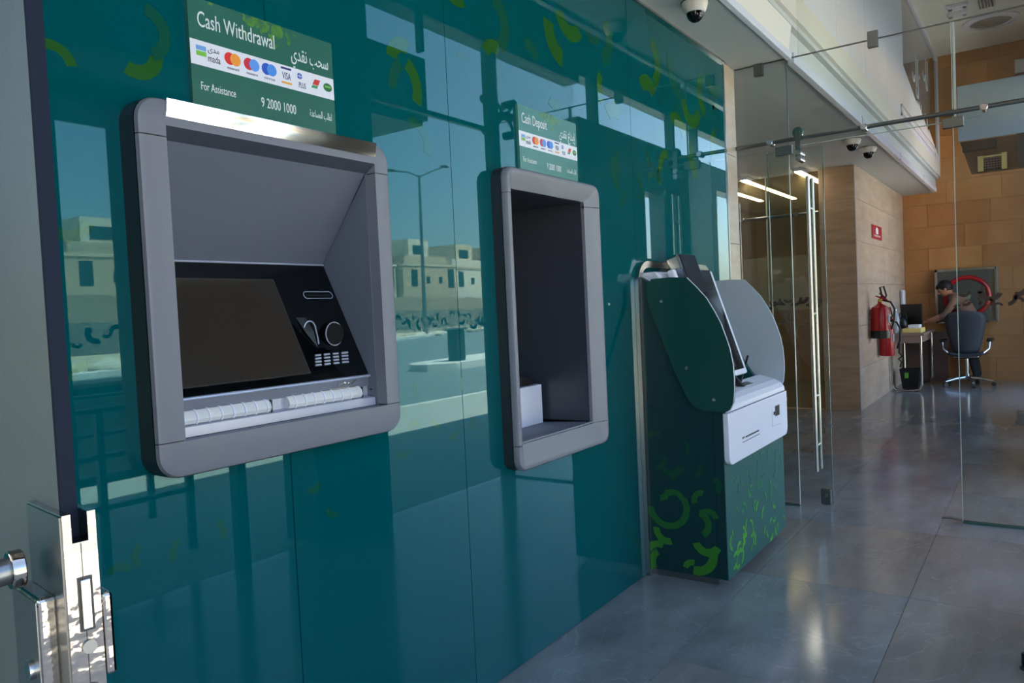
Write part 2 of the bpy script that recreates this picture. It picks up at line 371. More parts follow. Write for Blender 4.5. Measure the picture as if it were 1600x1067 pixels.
# downlight, grilles and hatch in the ceiling
dl = thing('round_ceiling_light', 'round recessed ceiling downlight with clear lens, high above the hall', 'ceiling light', (12.6, -1.2, 5.12))
MB().lathe((12.6, -1.2, 5.12), (0, 0, -1), [(.34, 0), (.34, .02), (.25, .035), (.24, .0)], 32).build('trim_ring', M_WHITE, dl)
MB().lathe((12.6, -1.2, 5.118), (0, 0, -1), [(.24, 0), (.24, .02), (.14, .06), (.03, .075)], 32).build('lens', M_DSTEEL, dl)
for (x, y, nm) in ((11.60, -.88, 'nearer'), (11.92, -.86, 'farther')):
    t = thing('emergency_light', '%s of two small white oblong fittings on the high ceiling' % nm, 'ceiling fitting', (x, y, 5.12))
    MB().prism([(y-.13, 5.12), (y+.13, 5.12), (y+.11, 5.07), (y-.11, 5.07)], 'x', x-.06, x+.06).build('housing', M_WHITE, t, bevel=.01)
    for dy in (-.08, .08): MB().cyl((x, y+dy, 5.07), (x, y+dy, 5.055), .022).build('lamp_lens', M_DSTEEL, t)
t = thing('ceiling_hatch', 'square dark grille in the high ceiling by the round downlight', 'vent', (11.7, -1.18, 5.12))
MB().box(11.55, 11.95, -1.28, -1.1, 5.105, 5.12).build('frame', M_FASCIA, t)
for i in range(5): MB().box(11.58, 11.92, -1.265+i*.034, -1.243+i*.034, 5.09, 5.104).build('slat', M_WIN, t)

# stone jamb, column with slabs, side wall, orange back wall
jm = struct(MB().box(5.045, 5.245, .015, .3, 0, 3.0).build('wall_jamb', M_MORT))
for k in range(5): MB().box(5.05, 5.245, 0, .015, k*.6+.002, k*.6+.598).build('stone_slab', M_TRAV, jm)
MB().box(5.245, 5.26, 0, .3, 0, 3.0).build('stone_slab', M_TRAV, jm)
co = struct(MB().box(10.02, 13.9, .14, .53, 0, 3.0).build('wall_column', M_MORT))
for k in range(6):
    z0 = k*.52; z1 = min(z0+.517, 3.0)
    MB().box(10.0, 10.02, .12, .534, z0, z1).build('stone_slab', M_TRAV2, co)
    for j in range(5):
        x0 = 10.0+j*.98+(.0 if k % 2 else -.49); x0 = max(x0, 10.0); x1 = min(10.0+(j+1)*.98+(.0 if k % 2 else -.49), 13.898)
        if x1-x0 > .05: MB().box(x0+.0015, x1-.0015, .12, .14, z0, z1).build('stone_slab', M_TRAV, co)
for sx in (10.0,): MB().box(sx-.001, sx+.006, .117, .124, 0, 3).build('corner_bead', M_WHITE, co)
bw = struct(MB().box(13.925, 14.15, -2.3, 2.7, 0, 5.3).build('wall_back', M_MORT))
random.seed(8)
for k in range(15):
    z0 = k*.352; z1 = min(z0+.349, 5.12)
    if z0 > 5.1: break
    y = .12-(.4 if k % 2 else 0); ye = .12
    while ye > -2.05:
        wd = random.choice((.62, .74, .86)); yn = max(ye-wd if ye != .12 or k % 2 == 0 else ye-.35, -2.05)
        MB().box(13.9-random.uniform(0, .004), 13.925, yn+.002, ye-.002, z0, z1).build('stone_tile', random.choice(M_OR), bw)
        ye = yn
struct(MB().box(10.3, 13.9, 2.5, 2.7, 0, 3).box(5.04, 10.3, 2.5, 2.7, 0, 3).box(4.84, 5.04, .62, 2.7, 0, 3).build('wall_inner', M_TRAV2))
bi = struct(MB().box(13.88, 13.9, .53, 2.5, 0, 3).build('wall_inner_back', M_TRAV2))
for (x0, x1, y, nm) in ((9.8, 12.3, 1.41, 'middle'), (9.7, 11.0, .71, 'right'), (10.6, 12.1, 1.86, 'left')):
    t = thing('strip_light', 'lit linear ceiling strip light behind the glass, %s one of three' % nm, 'ceiling light', ((x0+x1)/2, y, 3.0))
    MB().box(x0, x1, y-.045, y+.045, 2.965, 3.0).build('housing', M_WHITE, t); MB().box(x0+.02, x1-.02, y-.035, y+.035, 2.955, 2.965).build('diffuser', M_LAMP, t)

# ------------------------------------------------------------------ glazed facade opposite the machines (seen in the green glass)
struct(MB().box(1.0, 1.66, -2.3, -2.05, 0, 3.65).build('wall_right_1', M_DARKW))
struct(MB().box(-2.7, -2.5, -2.35, .62, 0, 5.3).build('wall_end', M_TRAV2))
struct(MB().box(3.14, 3.78, -2.35, -2.02, 0, 3.65).build('wall_pier', M_DARKW))
struct(MB().box(-.6, 6.7, -2.2, -2.02, 3.65, 5.12).build('wall_right_2', M_DARKW))
struct(MB().box(6.7, 14.1, -2.2, -2.05, 3.75, 5.12).build('wall_right_3', M_FRAME))
struct(MB().box(6.7, 8.2, -2.25, -2.05, 0, 3.33).box(8.2, 8.75, -2.25, -2.05, 2.74, 3.33).box(8.75, 10.6, -2.25, -2.05, 0, 3.33).box(12.8, 14.1, -2.25, -2.05, 0, 3.33).box(10.6, 12.8, -2.25, -2.05, 3.0, 3.33).build('wall_right_4', mat('mid_grey_cladding', (96, 100, 98), .5)))
struct(MB().box(1.66, 3.14, -2.12, -2.04, 2.57, 2.64).box(1.66, 3.14, -2.12, -2.04, 2.83, 3.1).box(2.585, 2.64, -2.12, -2.04, 0, 2.6).box(1.66, 1.73, -2.12, -2.04, 0, 2.83).build('door_2', M_FRAME))
struct(MB().box(1.73, 3.14, -2.13, -2.11, 2.42, 2.57).box(1.73, 3.14, -2.13, -2.11, 2.64, 2.83).build('trim_6', M_SOFFIT))
struct(MB().box(5.26, 5.33, -2.16, -2.05, 0, 3.65).box(7.08, 7.14, -2.16, -2.05, 3.33, 3.75).box(9.1, 9.16, -2.16, -2.05, 3.33, 3.75).box(9.9, 9.96, -2.16, -2.05, 3.33, 3.75).box(4.4, 4.43, -2.13, -2.07, 3.40, 3.65).build('window_2', M_FRAME))
struct(MB().box(3.78, 5.28, -2.11, -2.07, 2.93, 2.965).build('trim_7', M_FRAME))
pane = struct(MB().box(3.79, 5.255, -2.095, -2.083, 0.01, 3.64).box(1.74, 2.58, -2.095, -2.083, 0.01, 2.56).box(2.645, 3.135, -2.095, -2.083, .01, 2.56).box(5.34, 6.69, -2.095, -2.083, .01, 3.64).build('window_3', M_GLASSF))
struct(MB().box(3.79, 5.255, -2.082, -2.08, 1.29, 1.45).box(1.74, 2.58, -2.082, -2.08, 1.29, 1.45).box(5.34, 6.69, -2.082, -2.08, 1.29, 1.45).build('window_film', M_FROST))
fm = MB(); random.seed(3)
PF = lambda u, v, d: (u, -2.0795+d, v)
x = 1.78
while x < 6.6:
    if not (2.5 < x < 3.82 or 5.2 < x < 5.4):
        r = random.uniform(.02, .04); t0 = random.uniform(0, 6); arc(fm, PF, (x, 1.33+random.uniform(0, .08)), r, r*.7, t0, t0+random.uniform(1.5, 3.2), .0008)
    x += random.uniform(.035, .06)
fm.build('window_film_motif', M_CRES)['kind'] = 'structure'
# spider fittings on the mullion
sp = thing('glass_spider_fitting', 'dark four armed glass clamp on the facade mullion, seen reflected in the green wall', 'bracket', (5.29, -2.0, 3.05))
MB().cyl((5.295, -2.05, 3.06), (5.295, -1.96, 3.06), .035).obox((5.36, -1.97, 3.06), ((1, 0, 0), (0, 1, 0), (0, 0, 1)), (.11, .02, .03)).build('hub', M_FRAME, sp)
for sx in (-1, 1):
    for sz in (-1, 1):
        MB().tube([(5.295, -1.97, 3.06), (5.295+sx*.08, -1.96, 3.06+sz*.06), (5.295+sx*.15, -1.98, 3.06+sz*.13)], .014).cyl((5.295+sx*.15, -2.08, 3.06+sz*.13), (5.295+sx*.15, -1.96, 3.06+sz*.13), .035).build('arm', M_FRAME, sp)
# canopy box outside the door
cb = thing('entrance_canopy', 'dark boxed canopy over the outer door, seen reflected in the green wall', 'canopy', (3.5, -2.6, 2.9))
MB().box(1.7, 4.58, -3.0, -2.2, 2.93, 3.41).build('fascia_box', M_FRAME, cb); MB().box(1.74, 4.54, -2.96, -2.22, 2.89, 2.93).build('soffit_board', M_DARKW, cb)
# railings outside
for i, (yy, nm) in enumerate(((-2.75, 'nearer'), (-3.75, 'farther'))):
    rl = thing('steel_railing', 'grey metal handrail outside, %s of the two reflected in the green wall' % nm, 'railing', (2.0, yy, 0))
    for z in (.95, .68, .38): MB().cyl((1.2, yy, z), (2.75+i*.3, yy, z-.0), .018, n=12).build('rail', M_DSTEEL, rl)
    for xx in (1.3, 2.18, 2.72+i*.3): MB().box(xx-.02, xx+.02, yy-.02, yy+.02, 0, .97).build('post', M_FRAME, rl)
gb = thing('service_cabinet', 'dark low utility cabinet beyond the railing, seen reflected in the green wall', 'cabinet', (3.6, -5.5, 0))
MB().box(3.15, 4.1, -5.9, -5.4, .05, .9).build('body', M_FRAME, gb, bevel=.01); MB().box(3.12, 4.13, -5.93, -5.37, .9, .94).build('lid', M_DARKW, gb)

# outdoors
struct(MB().add([(-80, -2.12, -.02), (200, -2.12, -.02), (200, -140, -.02), (-80, -140, -.02)], [(0, 1, 2, 3)]).build('ground', M_GRND))
struct(MB().box(-20, 60, -6.4, -2.13, -.02, -.002).build('path', M_PAVE))
struct(MB().prism([(-20, -6.4), (150, -6.4), (150, -60), (66, -45.5), (35, -31.2), (11.8, -22.4), (-20, -12)][::-1], 'z', -.018, -.008).build('road', M_GSPH))
k1 = struct(MB().prism([(11.8, -22.4), (35, -31.2), (66, -45.5), (66, -46.4), (35, -32.1), (11.8, -23.3), (-20, -13), (-20, -12)], 'z', -.02, .16).build('kerb', M_KERB))
isl = struct(MB().prism([(14.6, -11.2), (15.2, -10.7), (40, -14), (40, -15.6), (15.2, -12.3), (14.6, -11.8)], 'z', -.02, .17).build('traffic_island', M_KERB))
struct(MB().box(-20, 40, -6.55, -6.4, -.02, .02).build('kerb_near', M_KERB))
for i in range(3):
    struct(MB().obox((20+i*6, -8.2-i*1.2, -.005), ((1, -.14, 0), (.14, 1, 0), (0, 0, 1)), (2.2, .06, .003)).build('road_marking', M_KERB))
bn = thing('dark_bollard_box', 'dark upright box on the traffic island, seen reflected in the green wall', 'bollard', (16, -11.3, .17))
MB().box(15.8, 16.2, -11.5, -11.2, .17, 1.0).build('body', M_FRAME, bn, bevel=.02); MB().box(15.76, 16.24, -11.54, -11.16, 1.0, 1.06).build('cap', M_FRAME, bn)
# street lamp
la = thing('street_lamp', 'tall double armed street lamp beside the road, seen reflected in the green wall', 'street lamp', (42.6, -36, 0))
MB().cyl((42.6, -36, 0), (42.8, -36, 11.9), .16, .09).build('pole', M_DSTEEL, la)
for sx, zz in ((-1, .0), (1, 1.0)):
    MB().tube([(42.8, -36, 11.8), (42.8+sx*1.2, -36, 12.0+zz*.3), (42.8+sx*2.6, -36, 11.9+zz*.9)], .06, 8).build('arm', M_DSTEEL, la)
    MB().sphere((42.8+sx*3.0, -36, 11.9+zz*1.05), .5, sc=(1, .4, .22)).build('lamp_head', M_FRAME, la)
# boundary wall and rubble
bwl = struct(MB().obox((60, -58, 1.9), ((1, -.28, 0), (.28, 1, 0), (0, 0, 1)), (75, .15, 1.9)).build('boundary_wall', M_BWALL))
rb = MB(); random.seed(9)
for k in range(260):
    t = random.uniform(0, 1); x = 4+t*90; y = -(20.5+(x-8)*.36)-random.uniform(1, 6); r = random.uniform(.2, .55)
    rb.sphere((x, y, r*.35), r, n=6, sc=(1, random.uniform(.6, 1), .6))
tag(rb.build('rubble', M_RUBBLE, kind='stuff'), 'pale rubble and sand heaps along the far kerb, reflected in the green wall', 'rubble')
# far houses
random.seed(21)
hs = [(12, 9.8), (31.7, 9.6), (51.5, 9.4), (62.6, 9.6), (73.8, 9.7), (85, 9.6), (96.2, 9.9), (107.4, 9.6)]
desc = ['cream', 'tan', 'white']
where = ['leftmost of the row', 'reflected left of the withdrawal machine', 'third from the left', 'reflected just left of the street lamp', 'reflected directly behind the street lamp', 'reflected right of the street lamp', 'reflected against the edge of the deposit machine', 'rightmost of the row']
for i, (x, h) in enumerate(hs):
    y = -67-(i % 2)*1.0; wdt = 11.3
    b = thing('house', 'flat roofed %s plaster house across the street, %s' % (desc[i % 3], where[i]), 'house', (x+wdt/2, y, 0), 'flat roofed houses across the street')
    MB().box(x, x+wdt-.4, y-10, y, 0, h-1.4).build('wall', M_BLDG[i % 3], b)
    hw_ = b.children[0] if b.children else b
    MB().box(x+1.0, x+wdt-1.6, y-9, y-.6, h-1.4, h).build('wall', M_BLDG[i % 3], b)
    MB().box(x+2.4, x+6.4, y-8, y-1.0, h, h+2.3).build('stair_tower', M_BLDG[(i+1) % 3], b)
    MB().box(x-.1, x+wdt-.3, y-.1, y+.1, h-1.4, h-1.1).build('parapet', M_BLDG[(i+2) % 3], b)
    for (wx, wz, ww, wh) in ((1.6, 5.6, 1.2, 2.2), (4.6, 6.0, .7, .9), (7.2, 6.0, .7, .9), (9.2, 5.4, 1.3, 2.6), (3.2, 2.6, 1.0, 1.4), (8.4, 2.6, 1.0, 1.4)):
        MB().box(x+wx, x+wx+ww, y-.05, y+.04, wz, wz+wh).build('window', M_WIN, b)
    MB().box(x+3.2, x+5.4, y-1.05, y-.95, h+.3, h+1.5).build('window', M_WIN, b)

# ------------------------------------------------------------------ glass door leaf at the left, with its lock
Pp = Vector((.22426, -1.2132, 0)); u = Vector((.13159, .9913, 0)); nn = Vector((.9913, -.13159, 0)); zz = Vector((0, 0, 1))
dr = thing('glass_door_leaf', 'pale grey opaque glass door leaf at the left edge, its dark edge towards the viewer', 'door', Pp)
AX = (u, nn, zz)
def L(a, b, z): return Pp+u*a+nn*b+zz*z
MB().obox(L(.56, 0, 1.32), AX, (.556, .0046, 1.3)).build('pane', M_DOOR, dr)
MB().obox(L(.002, 0, 1.99), AX, (.002, .0046, .72)).obox(L(.002, 0, .6), AX, (.002, .0046, .58)).build('edge_strip', M_STRIP, dr)
lk = MB()
# lock case as two clamped halves, notched at the top round the glass
lock = thing('chrome_door_lock', 'polished chrome patch lock clamped on the edge of the grey door leaf', 'lock', L(0, 0, 1.15))
def half(sg):
    return MB().obox(L(.018, sg*.0070, 1.2055), AX, (.034, .0024, .0845)).obox(L(.018, sg*.0024, 1.197), AX, (.034, .0023, .075))
MB().obox(L(.019, -.0098, 1.2055), AX, (.032, .0004, .083)).build('side_plate', M_DSTEEL, lock)
MB().obox(L(.031, -.0203, 1.15), AX, (.0245, .0003, .085)).build('side_plate', M_DSTEEL, lock)
half(-1).build('case_half', M_CHROME, lock); half(1).build('case_half', M_CHROME, lock)
MB().obox(L(.03, -.0145, 1.15), AX, (.026, .0055, .087)).build('escutcheon', M_CHROME, lock, bevel=.002)
MB().obox(L(.012, .0125, 1.211), AX, (.03, .0032, .026)).build('escutcheon', M_CHROME, lock, bevel=.002)
MB().obox(L(-.0160, .0001, 1.197), AX, (.0004, .0002, .074)).build('case_seam', M_BLACK, lock)
MB().obox(L(-.0165, .0008, 1.2335), AX, (.0022, .0030, .0155)).build('latch_bolt', M_STEEL, lock, bevel=.0008)
MB().obox(L(-.0158, .0008, 1.2335), AX, (.001, .0042, .0168)).build('latch_opening', M_BLACK, lock)
MB().cyl(L(-.0162, .001, 1.2065), L(-.0175, .001, 1.2065), .0042, n=16).build('screw_head', M_DSTEEL, lock)
MB().cyl(L(-.0162, .0005, 1.177), L(-.0172, .0005, 1.177), .0065, n=18).build('key_cylinder', M_BLACK, lock)
MB().cyl(L(.02, -.0195, 1.19), L(.02, -.024, 1.19), .006, n=16).build('thumb_turn', M_STEEL, lock)
MB().cyl(L(.03, -.020, 1.253), L(.03, -.028, 1.253), .012, n=24).build('handle_rose', M_CHROME, lock, bevel=.001)
MB().cyl(L(.03, -.026, 1.253), L(.028, -.05, 1.252), .0085, n=24).tube([L(.028, -.046, 1.252), L(.02, -.066, 1.251), L(.0, -.078, 1.250), L(-.05, -.084, 1.249)], .0088, 16).build('lever_handle', M_DSTEEL, lock)

# ------------------------------------------------------------------ cash machines
def bisect_part(rings, name, m, parent, planes, smooth=True):
    """split a bezel ring into sections; planes: list of (co, no) keep positive side"""
    mb = MB().loops(rings, smooth); o = mb.build(name, m, parent)
    bm = bmesh.new(); bm.from_mesh(o.data)
    for co, no in planes:
        bmesh.ops.bisect_plane(bm, geom=bm.verts[:]+bm.edges[:]+bm.faces[:], plane_co=co, plane_no=no, clear_inner=True)
    bm.to_mesh(o.data); bm.free(); return o
atm = thing('cash_withdrawal_machine', 'large wall mounted cash machine with grey bezel, dark screen and keypad', 'cash machine', (1.33, 0, 1.06))
x0, x1, z0, z1 = .930, 1.725, 1.053, 1.930
ix0, ix1, iz0, iz1 = .998, 1.664, 1.137, 1.868
Y = -.074
ringsF = [rrect(x0, x1, z0, z1, .055, 0), rrect(x0, x1, z0, z1, .055, -.062), rrect(x0+.004, x1-.004, z0+.004, z1-.004, .052, -.071), rrect(x0+.012, x1-.012, z0+.012, z1-.012, .046, Y),
          rrect(ix0, ix1, iz0, iz1, .0015, Y), rrect(ix0, ix1, iz0, iz1, .0015, -.034)]
g = .0012; zt, zb, xm = 1.841, 1.139, 1.33
# the thick outer edge is darker
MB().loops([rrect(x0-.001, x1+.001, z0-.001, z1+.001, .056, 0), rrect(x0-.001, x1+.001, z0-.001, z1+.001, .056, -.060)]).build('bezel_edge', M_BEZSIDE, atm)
bisect_part(ringsF[1:], 'bezel_section', M_BEZEL, atm, [((0, 0, zt+g), (0, 0, 1))])
bisect_part(ringsF[1:], 'bezel_section', M_BEZEL, atm, [((0, 0, zb-g), (0, 0, -1))])
bisect_part(ringsF[1:], 'bezel_section', M_BEZEL, atm, [((0, 0, zt-g), (0, 0, -1)), ((0, 0, zb+g), (0, 0, 1)), ((xm, 0, 0), (-1, 0, 0))])
bisect_part(ringsF[1:], 'bezel_section', M_BEZEL, atm, [((0, 0, zt-g), (0, 0, -1)), ((0, 0, zb+g), (0, 0, 1)), ((xm, 0, 0), (1, 0, 0))])
MB().box(x0+.003, ix0-.002, -.06, -.069, 1.0+.8, 1.0+.86).build('joint_backing', M_BLACK, atm)
MB().box(ix1+.002, x1-.003, -.06, -.069, 1.8, 1.86).build('joint_backing', M_BLACK, atm)
MB().box(x0+.003, ix0-.002, -.06, -.069, 1.12, 1.16).build('joint_backing', M_BLACK, atm)
MB().box(ix1+.002, x1-.003, -.06, -.069, 1.12, 1.16).build('joint_backing', M_BLACK, atm)
# mirror strip, slightly convex
pr = [(-.066, 1.9300), (-.0835, 1.9285), (-.0828, 1.918), (-.0810, 1.908), (-.0784, 1.898), (-.0752, 1.8885), (-.066, 1.8885)]
mstrip = MB().prism(pr, 'x', .999, 1.667).build('mirror_strip', mat('mirror_chrome', (235, 232, 228), .1, 1.0), atm)
for p_ in mstrip.data.polygons:
    p_.use_smooth = len(p_.vertices) == 4
# recess: lip, hood, cheeks
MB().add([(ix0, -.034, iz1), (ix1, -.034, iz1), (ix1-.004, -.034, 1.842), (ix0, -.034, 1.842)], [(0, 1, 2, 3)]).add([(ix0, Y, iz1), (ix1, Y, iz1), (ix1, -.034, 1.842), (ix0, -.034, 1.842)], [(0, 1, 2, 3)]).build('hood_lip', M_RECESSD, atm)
MB().add([(ix0, -.036, 1.843), (1.660, -.036, 1.843), (1.660, .175, 1.582), (ix0, .175, 1.582)], [(0, 1, 2, 3)]).build('hood', M_RECESS, atm)
MB().prism([(-.034, 1.865), (-.034, 1.137), (.03, 1.137), (.03, 1.2), (.2, 1.55), (.2, 1.7), (.0, 1.865)], 'x', 1.661, 1.668).build('cheek', M_RECESS, atm)
MB().prism([(-.034, 1.865), (-.034, 1.137), (.03, 1.137), (.03, 1.2), (.2, 1.55), (.2, 1.7), (.0, 1.865)], 'x', .99, .998).build('cheek', M_RECESS, atm)
MB().add([(1.661, .175, 1.584), (1.661, .172, 1.587), (1.661, -.038, 1.8455), (1.661, -.036, 1.8425), (1.657, .175, 1.5812), (1.657, -.036, 1.842)], [(0, 1, 2, 3), (0, 3, 5, 4)]).build('seam_gasket', M_BLACK, atm)
# screen fascia plane helper: t from 0 (bottom) to 1 (top)
B0 = Vector((0, -.004, 1.232)); B1 = Vector((0, .175, 1.58)); BD = (B1-B0).normalized(); BN = Vector((0, -BD.z, BD.y)); BN.normalize()
if BN.y > 0: BN = -BN
def S(x, z, d=0):
    t = (z-B0.z)/BD.z; p = B0+BD*t+BN*d; return Vector((x, p.y, p.z))
def splate(x0, x1, z0, z1, d0, d1, mb=None):
    mb = mb or MB()
    vs = [S(x0, z0, d0), S(x1, z0, d0), S(x1, z1, d0), S(x0, z1, d0), S(x0, z0, d1), S(x1, z0, d1), S(x1, z1, d1), S(x0, z1, d1)]
    return mb.add(vs, [(0, 3, 2, 1), (4, 5, 6, 7), (0, 1, 5, 4), (1, 2, 6, 5), (2, 3, 7, 6), (3, 0, 4, 7)])
splate(ix0, 1.660, 1.232, 1.578, -.01, 0).build('fascia', M_BLACKGL, atm)
splate(ix0, 1.660, 1.578, 1.583, -.01, .003).build('fascia_trim', M_SILVER, atm)
fr = MB(); splate(1.0, 1.443, 1.528, 1.5315, 0, .003, fr); splate(1.0, 1.443, 1.253, 1.2545, 0, .003, fr); splate(1.4395, 1.4425, 1.253, 1.531, 0, .003, fr)
fr.build('screen_frame', M_SCREENB, atm)
splate(ix0, 1.4395, 1.2545, 1.528, 0, .0018).build('display', M_SCREEN, atm)
def sring(cx, cz, rx, rz, r, m=32):
    return [S(cx+rx*math.cos(2*PI*i/m), cz+rz*math.sin(2*PI*i/m), .003) for i in range(m)]
def sstad(cx, cz, hx, rz):
    return [S(cx+hx+rz*1.1*math.cos(t), cz+rz*math.sin(t), .003) for t in [(-PI/2+PI*i/8) for i in range(9)]]+[S(cx-hx+rz*1.1*math.cos(t), cz+rz*math.sin(t), .003) for t in [(PI/2+PI*i/8) for i in range(9)]]
MB().tube(sstad(1.587, 1.482, .045, .0105), .0013, 6, True).build('card_slot_ring', M_SILVER, atm)
splate(1.54, 1.634, 1.479, 1.485, 0, .0015).build('card_slot', M_BLACK, atm)
rc = S(1.578, 1.362)
MB().cyl((1.572, rc.y-.020, 1.362), (1.578, rc.y+.02, 1.362), .034, n=32).build('reader_lens', mat('matt_black_lens', (10, 11, 13), .45, ior=1.2), atm)
MB().tube([(1.572+.033*math.cos(2*PI*i/32), rc.y-.021, 1.362+.035*math.sin(2*PI*i/32)) for i in range(32)], .0017, 6, True).build('reader_ring', M_SILVER, atm)
MB().tube([(1.497+.022*math.cos(t), S(1.5, 1.385).y-.012, 1.378+.026*math.sin(t)) for t in [PI*.9-PI*.9*i/8 for i in range(9)]]+[(1.518, S(1.5, 1.36).y-.006, 1.358), (1.512, S(1.5, 1.335).y-.004, 1.335)], .0022, 6).build('reader_ring', M_SILVER, atm)
cn = MB(); 
cn.add([S(1.470, 1.416, .001), S(1.505, 1.414, .001), S(1.512, 1.37, .004), S(1.505, 1.325, .001), S(1.478, 1.37, .006)], [(0, 1, 2, 4), (4, 2, 3)])
cn.build('reader_throat', M_DSTEEL, atm)
splate(1.468, 1.545, 1.31, 1.318, 0, .012).build('keypad_hood', M_BLACKGL, atm)
for r in range(4):
    for c in range(4):
        kx = 1.483+c*.034-(3-r)*.004; kz = 1.2715+r*.0092
        splate(kx, kx+(.022 if c < 3 else .026), kz, kz+.0050, 0, .004).build('key', M_SILVER, atm, bevel=.001)
# lower lip, tray and the two ribbed shutters
MB().prism([(-.004, 1.232), (-.011, 1.230), (-.012, 1.226), (-.006, 1.222), (.01, 1.222), (.01, 1.23)], 'x', ix0, 1.660).build('silver_lip', M_SILVER, atm)
MB().prism([(-.004, 1.223), (-.001, 1.196), (.02, 1.196), (.02, 1.223)], 'x', ix0, 1.660).build('lower_band', M_RECESS, atm)
MB().prism([(.004, 1.197), (.004, 1.166), (-.028, 1.162), (-.030, 1.138), (.02, 1.137), (.02, 1.197)], 'x', ix0, 1.659).build('tray', M_SILVER, atm)
for a, b in ((1.01, 1.285), (1.345, 1.618)):
    MB().prism([(.01, 1.2), (-.006, 1.198), (-.015, 1.188), (-.018, 1.176), (-.012, 1.166), (.01, 1.163)], 'x', a, b, True).build('shutter', M_SHUT, atm)
    n = 8
    for i in range(n):
        xx = a+(b-a)*(i+.6)/n
        MB().prism([(.0, 1.201), (-.008, 1.1995), (-.0172, 1.189), (-.0205, 1.176), (-.014, 1.1645), (.0, 1.162)], 'x', xx, xx+.004, True).build('shutter_rib', M_SIGNW, atm)
MB().box(1.286, 1.290, -.015, .004, 1.164, 1.197).box(1.6185, 1.6225, -.015, .004, 1.164, 1.197).build('shutter_gap', M_BLACK, atm)
em = MB(); em.obox((1.545, -.004, 1.2135), ((1, 0, .3), (0, 1, 0), (-.3, 0, 1)), (.012, .002, .0012)); em.sphere((1.563, -.003, 1.214), .006, sc=(1, .4, 1)); em.sphere((1.578, -.003, 1.212), .005, sc=(1, .4, 1)); em.obox((1.598, -.004, 1.2155), ((1, 0, .8), (0, 1, 0), (-.8, 0, 1)), (.01, .002, .0015)); em.obox((1.555, -.004, 1.2015), ((1, 0, 0), (0, 1, 0), (0, 0, 1)), (.052, .002, .001))
em.build('hand_and_note_emblem', M_STEEL, atm)
MB().cyl((1.66, -.012, 1.185), (1.657, -.012, 1.185), .003, n=10).build('screw', M_BLACK, atm)

M_RD2 = mat('shaded_recess_lining', (56, 58, 66), .32)  # shade under the hood is put into the lining colour
# deposit machine
dep = thing('cash_deposit_machine', 'narrow tall recessed cash machine housing with grey chamfered frame', 'cash machine', (2.72, 0, .8))
x0, x1, z0, z1 = 2.355, 3.092, .786, 1.959
ix0, ix1, iz0, iz1 = 2.41, 2.985, .895, 1.878
ringsD = [rrect(x0, x1, z0, z1, .05, -.045), rrect(x0, x1, z0, z1, .05, -.062), rrect(x0+.006, x1-.006, z0+.006, z1-.006, .045, -.072), rrect(x0+.016, x1-.016, z0+.016, z1-.016, .035, -.075), rrect(x0+.026, x1-.026, z0+.026, z1-.026, .02, -.073),
          rrect(ix0, ix1, iz0, iz1, .002, -.048), rrect(ix0, ix1, iz0, iz1, .002, -.03)]
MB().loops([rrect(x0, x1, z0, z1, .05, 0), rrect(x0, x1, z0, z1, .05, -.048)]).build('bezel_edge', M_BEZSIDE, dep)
zt, zb = 1.856, .888
for pl_ in ([((0, 0, zt+g), (0, 0, 1))], [((0, 0, zb-g), (0, 0, -1))], [((0, 0, zt-g), (0, 0, -1)), ((0, 0, zb+g), (0, 0, 1)), ((2.7, 0, 0), (-1, 0, 0))], [((0, 0, zt-g), (0, 0, -1)), ((0, 0, zb+g), (0, 0, 1)), ((2.7, 0, 0), (1, 0, 0))]):
    bisect_part(ringsD, 'bezel_section', M_BEZEL, dep, pl_)
MB().box(x0+.01, ix0+.0, -.04, -.047, zt-.01, zt+.01).build('joint_backing', M_BLACK, dep)
MB().box(ix1, x1-.01, -.04, -.047, zt-.01, zt+.01).build('joint_backing', M_BLACK, dep)
MB().box(x0+.01, ix0, -.04, -.047, zb-.01, zb+.01).build('joint_backing', M_BLACK, dep)
MB().box(ix1, x1-.01, -.04, -.047, zb-.01, zb+.01).build('joint_backing', M_BLACK, dep)
D_ = .36
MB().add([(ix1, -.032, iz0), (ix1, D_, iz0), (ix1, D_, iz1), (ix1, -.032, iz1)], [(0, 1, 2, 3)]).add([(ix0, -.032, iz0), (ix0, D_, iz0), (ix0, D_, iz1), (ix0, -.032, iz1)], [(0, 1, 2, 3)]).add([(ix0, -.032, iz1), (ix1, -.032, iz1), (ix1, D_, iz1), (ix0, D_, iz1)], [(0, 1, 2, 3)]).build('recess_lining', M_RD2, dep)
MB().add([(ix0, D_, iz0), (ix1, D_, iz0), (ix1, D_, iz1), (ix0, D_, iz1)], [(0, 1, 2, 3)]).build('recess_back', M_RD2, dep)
MB().prism([(-.034, .893), (-.034, .86), (D_, .86), (D_, .874)], 'x', ix0, ix1).build('recess_sill', mat('recess_sill', (128, 130, 140), .6), dep)
MB().prism([(.20, .882), (.20, 1.062), (.345, 1.075), (.345, .882)], 'x', 2.42, 2.955).build('side_module', M_WHITE, dep, bevel=.003)
MB().prism([(2.42, 1.068), (2.93, 1.068), (2.90, 1.09), (2.42, 1.20)], 'y', .212, .34).build('note_tray_cover', M_BLACK, dep)
MB().box(2.425, 2.95, .205, .34, .874, .882).build('module_foot', M_BLACK, dep)

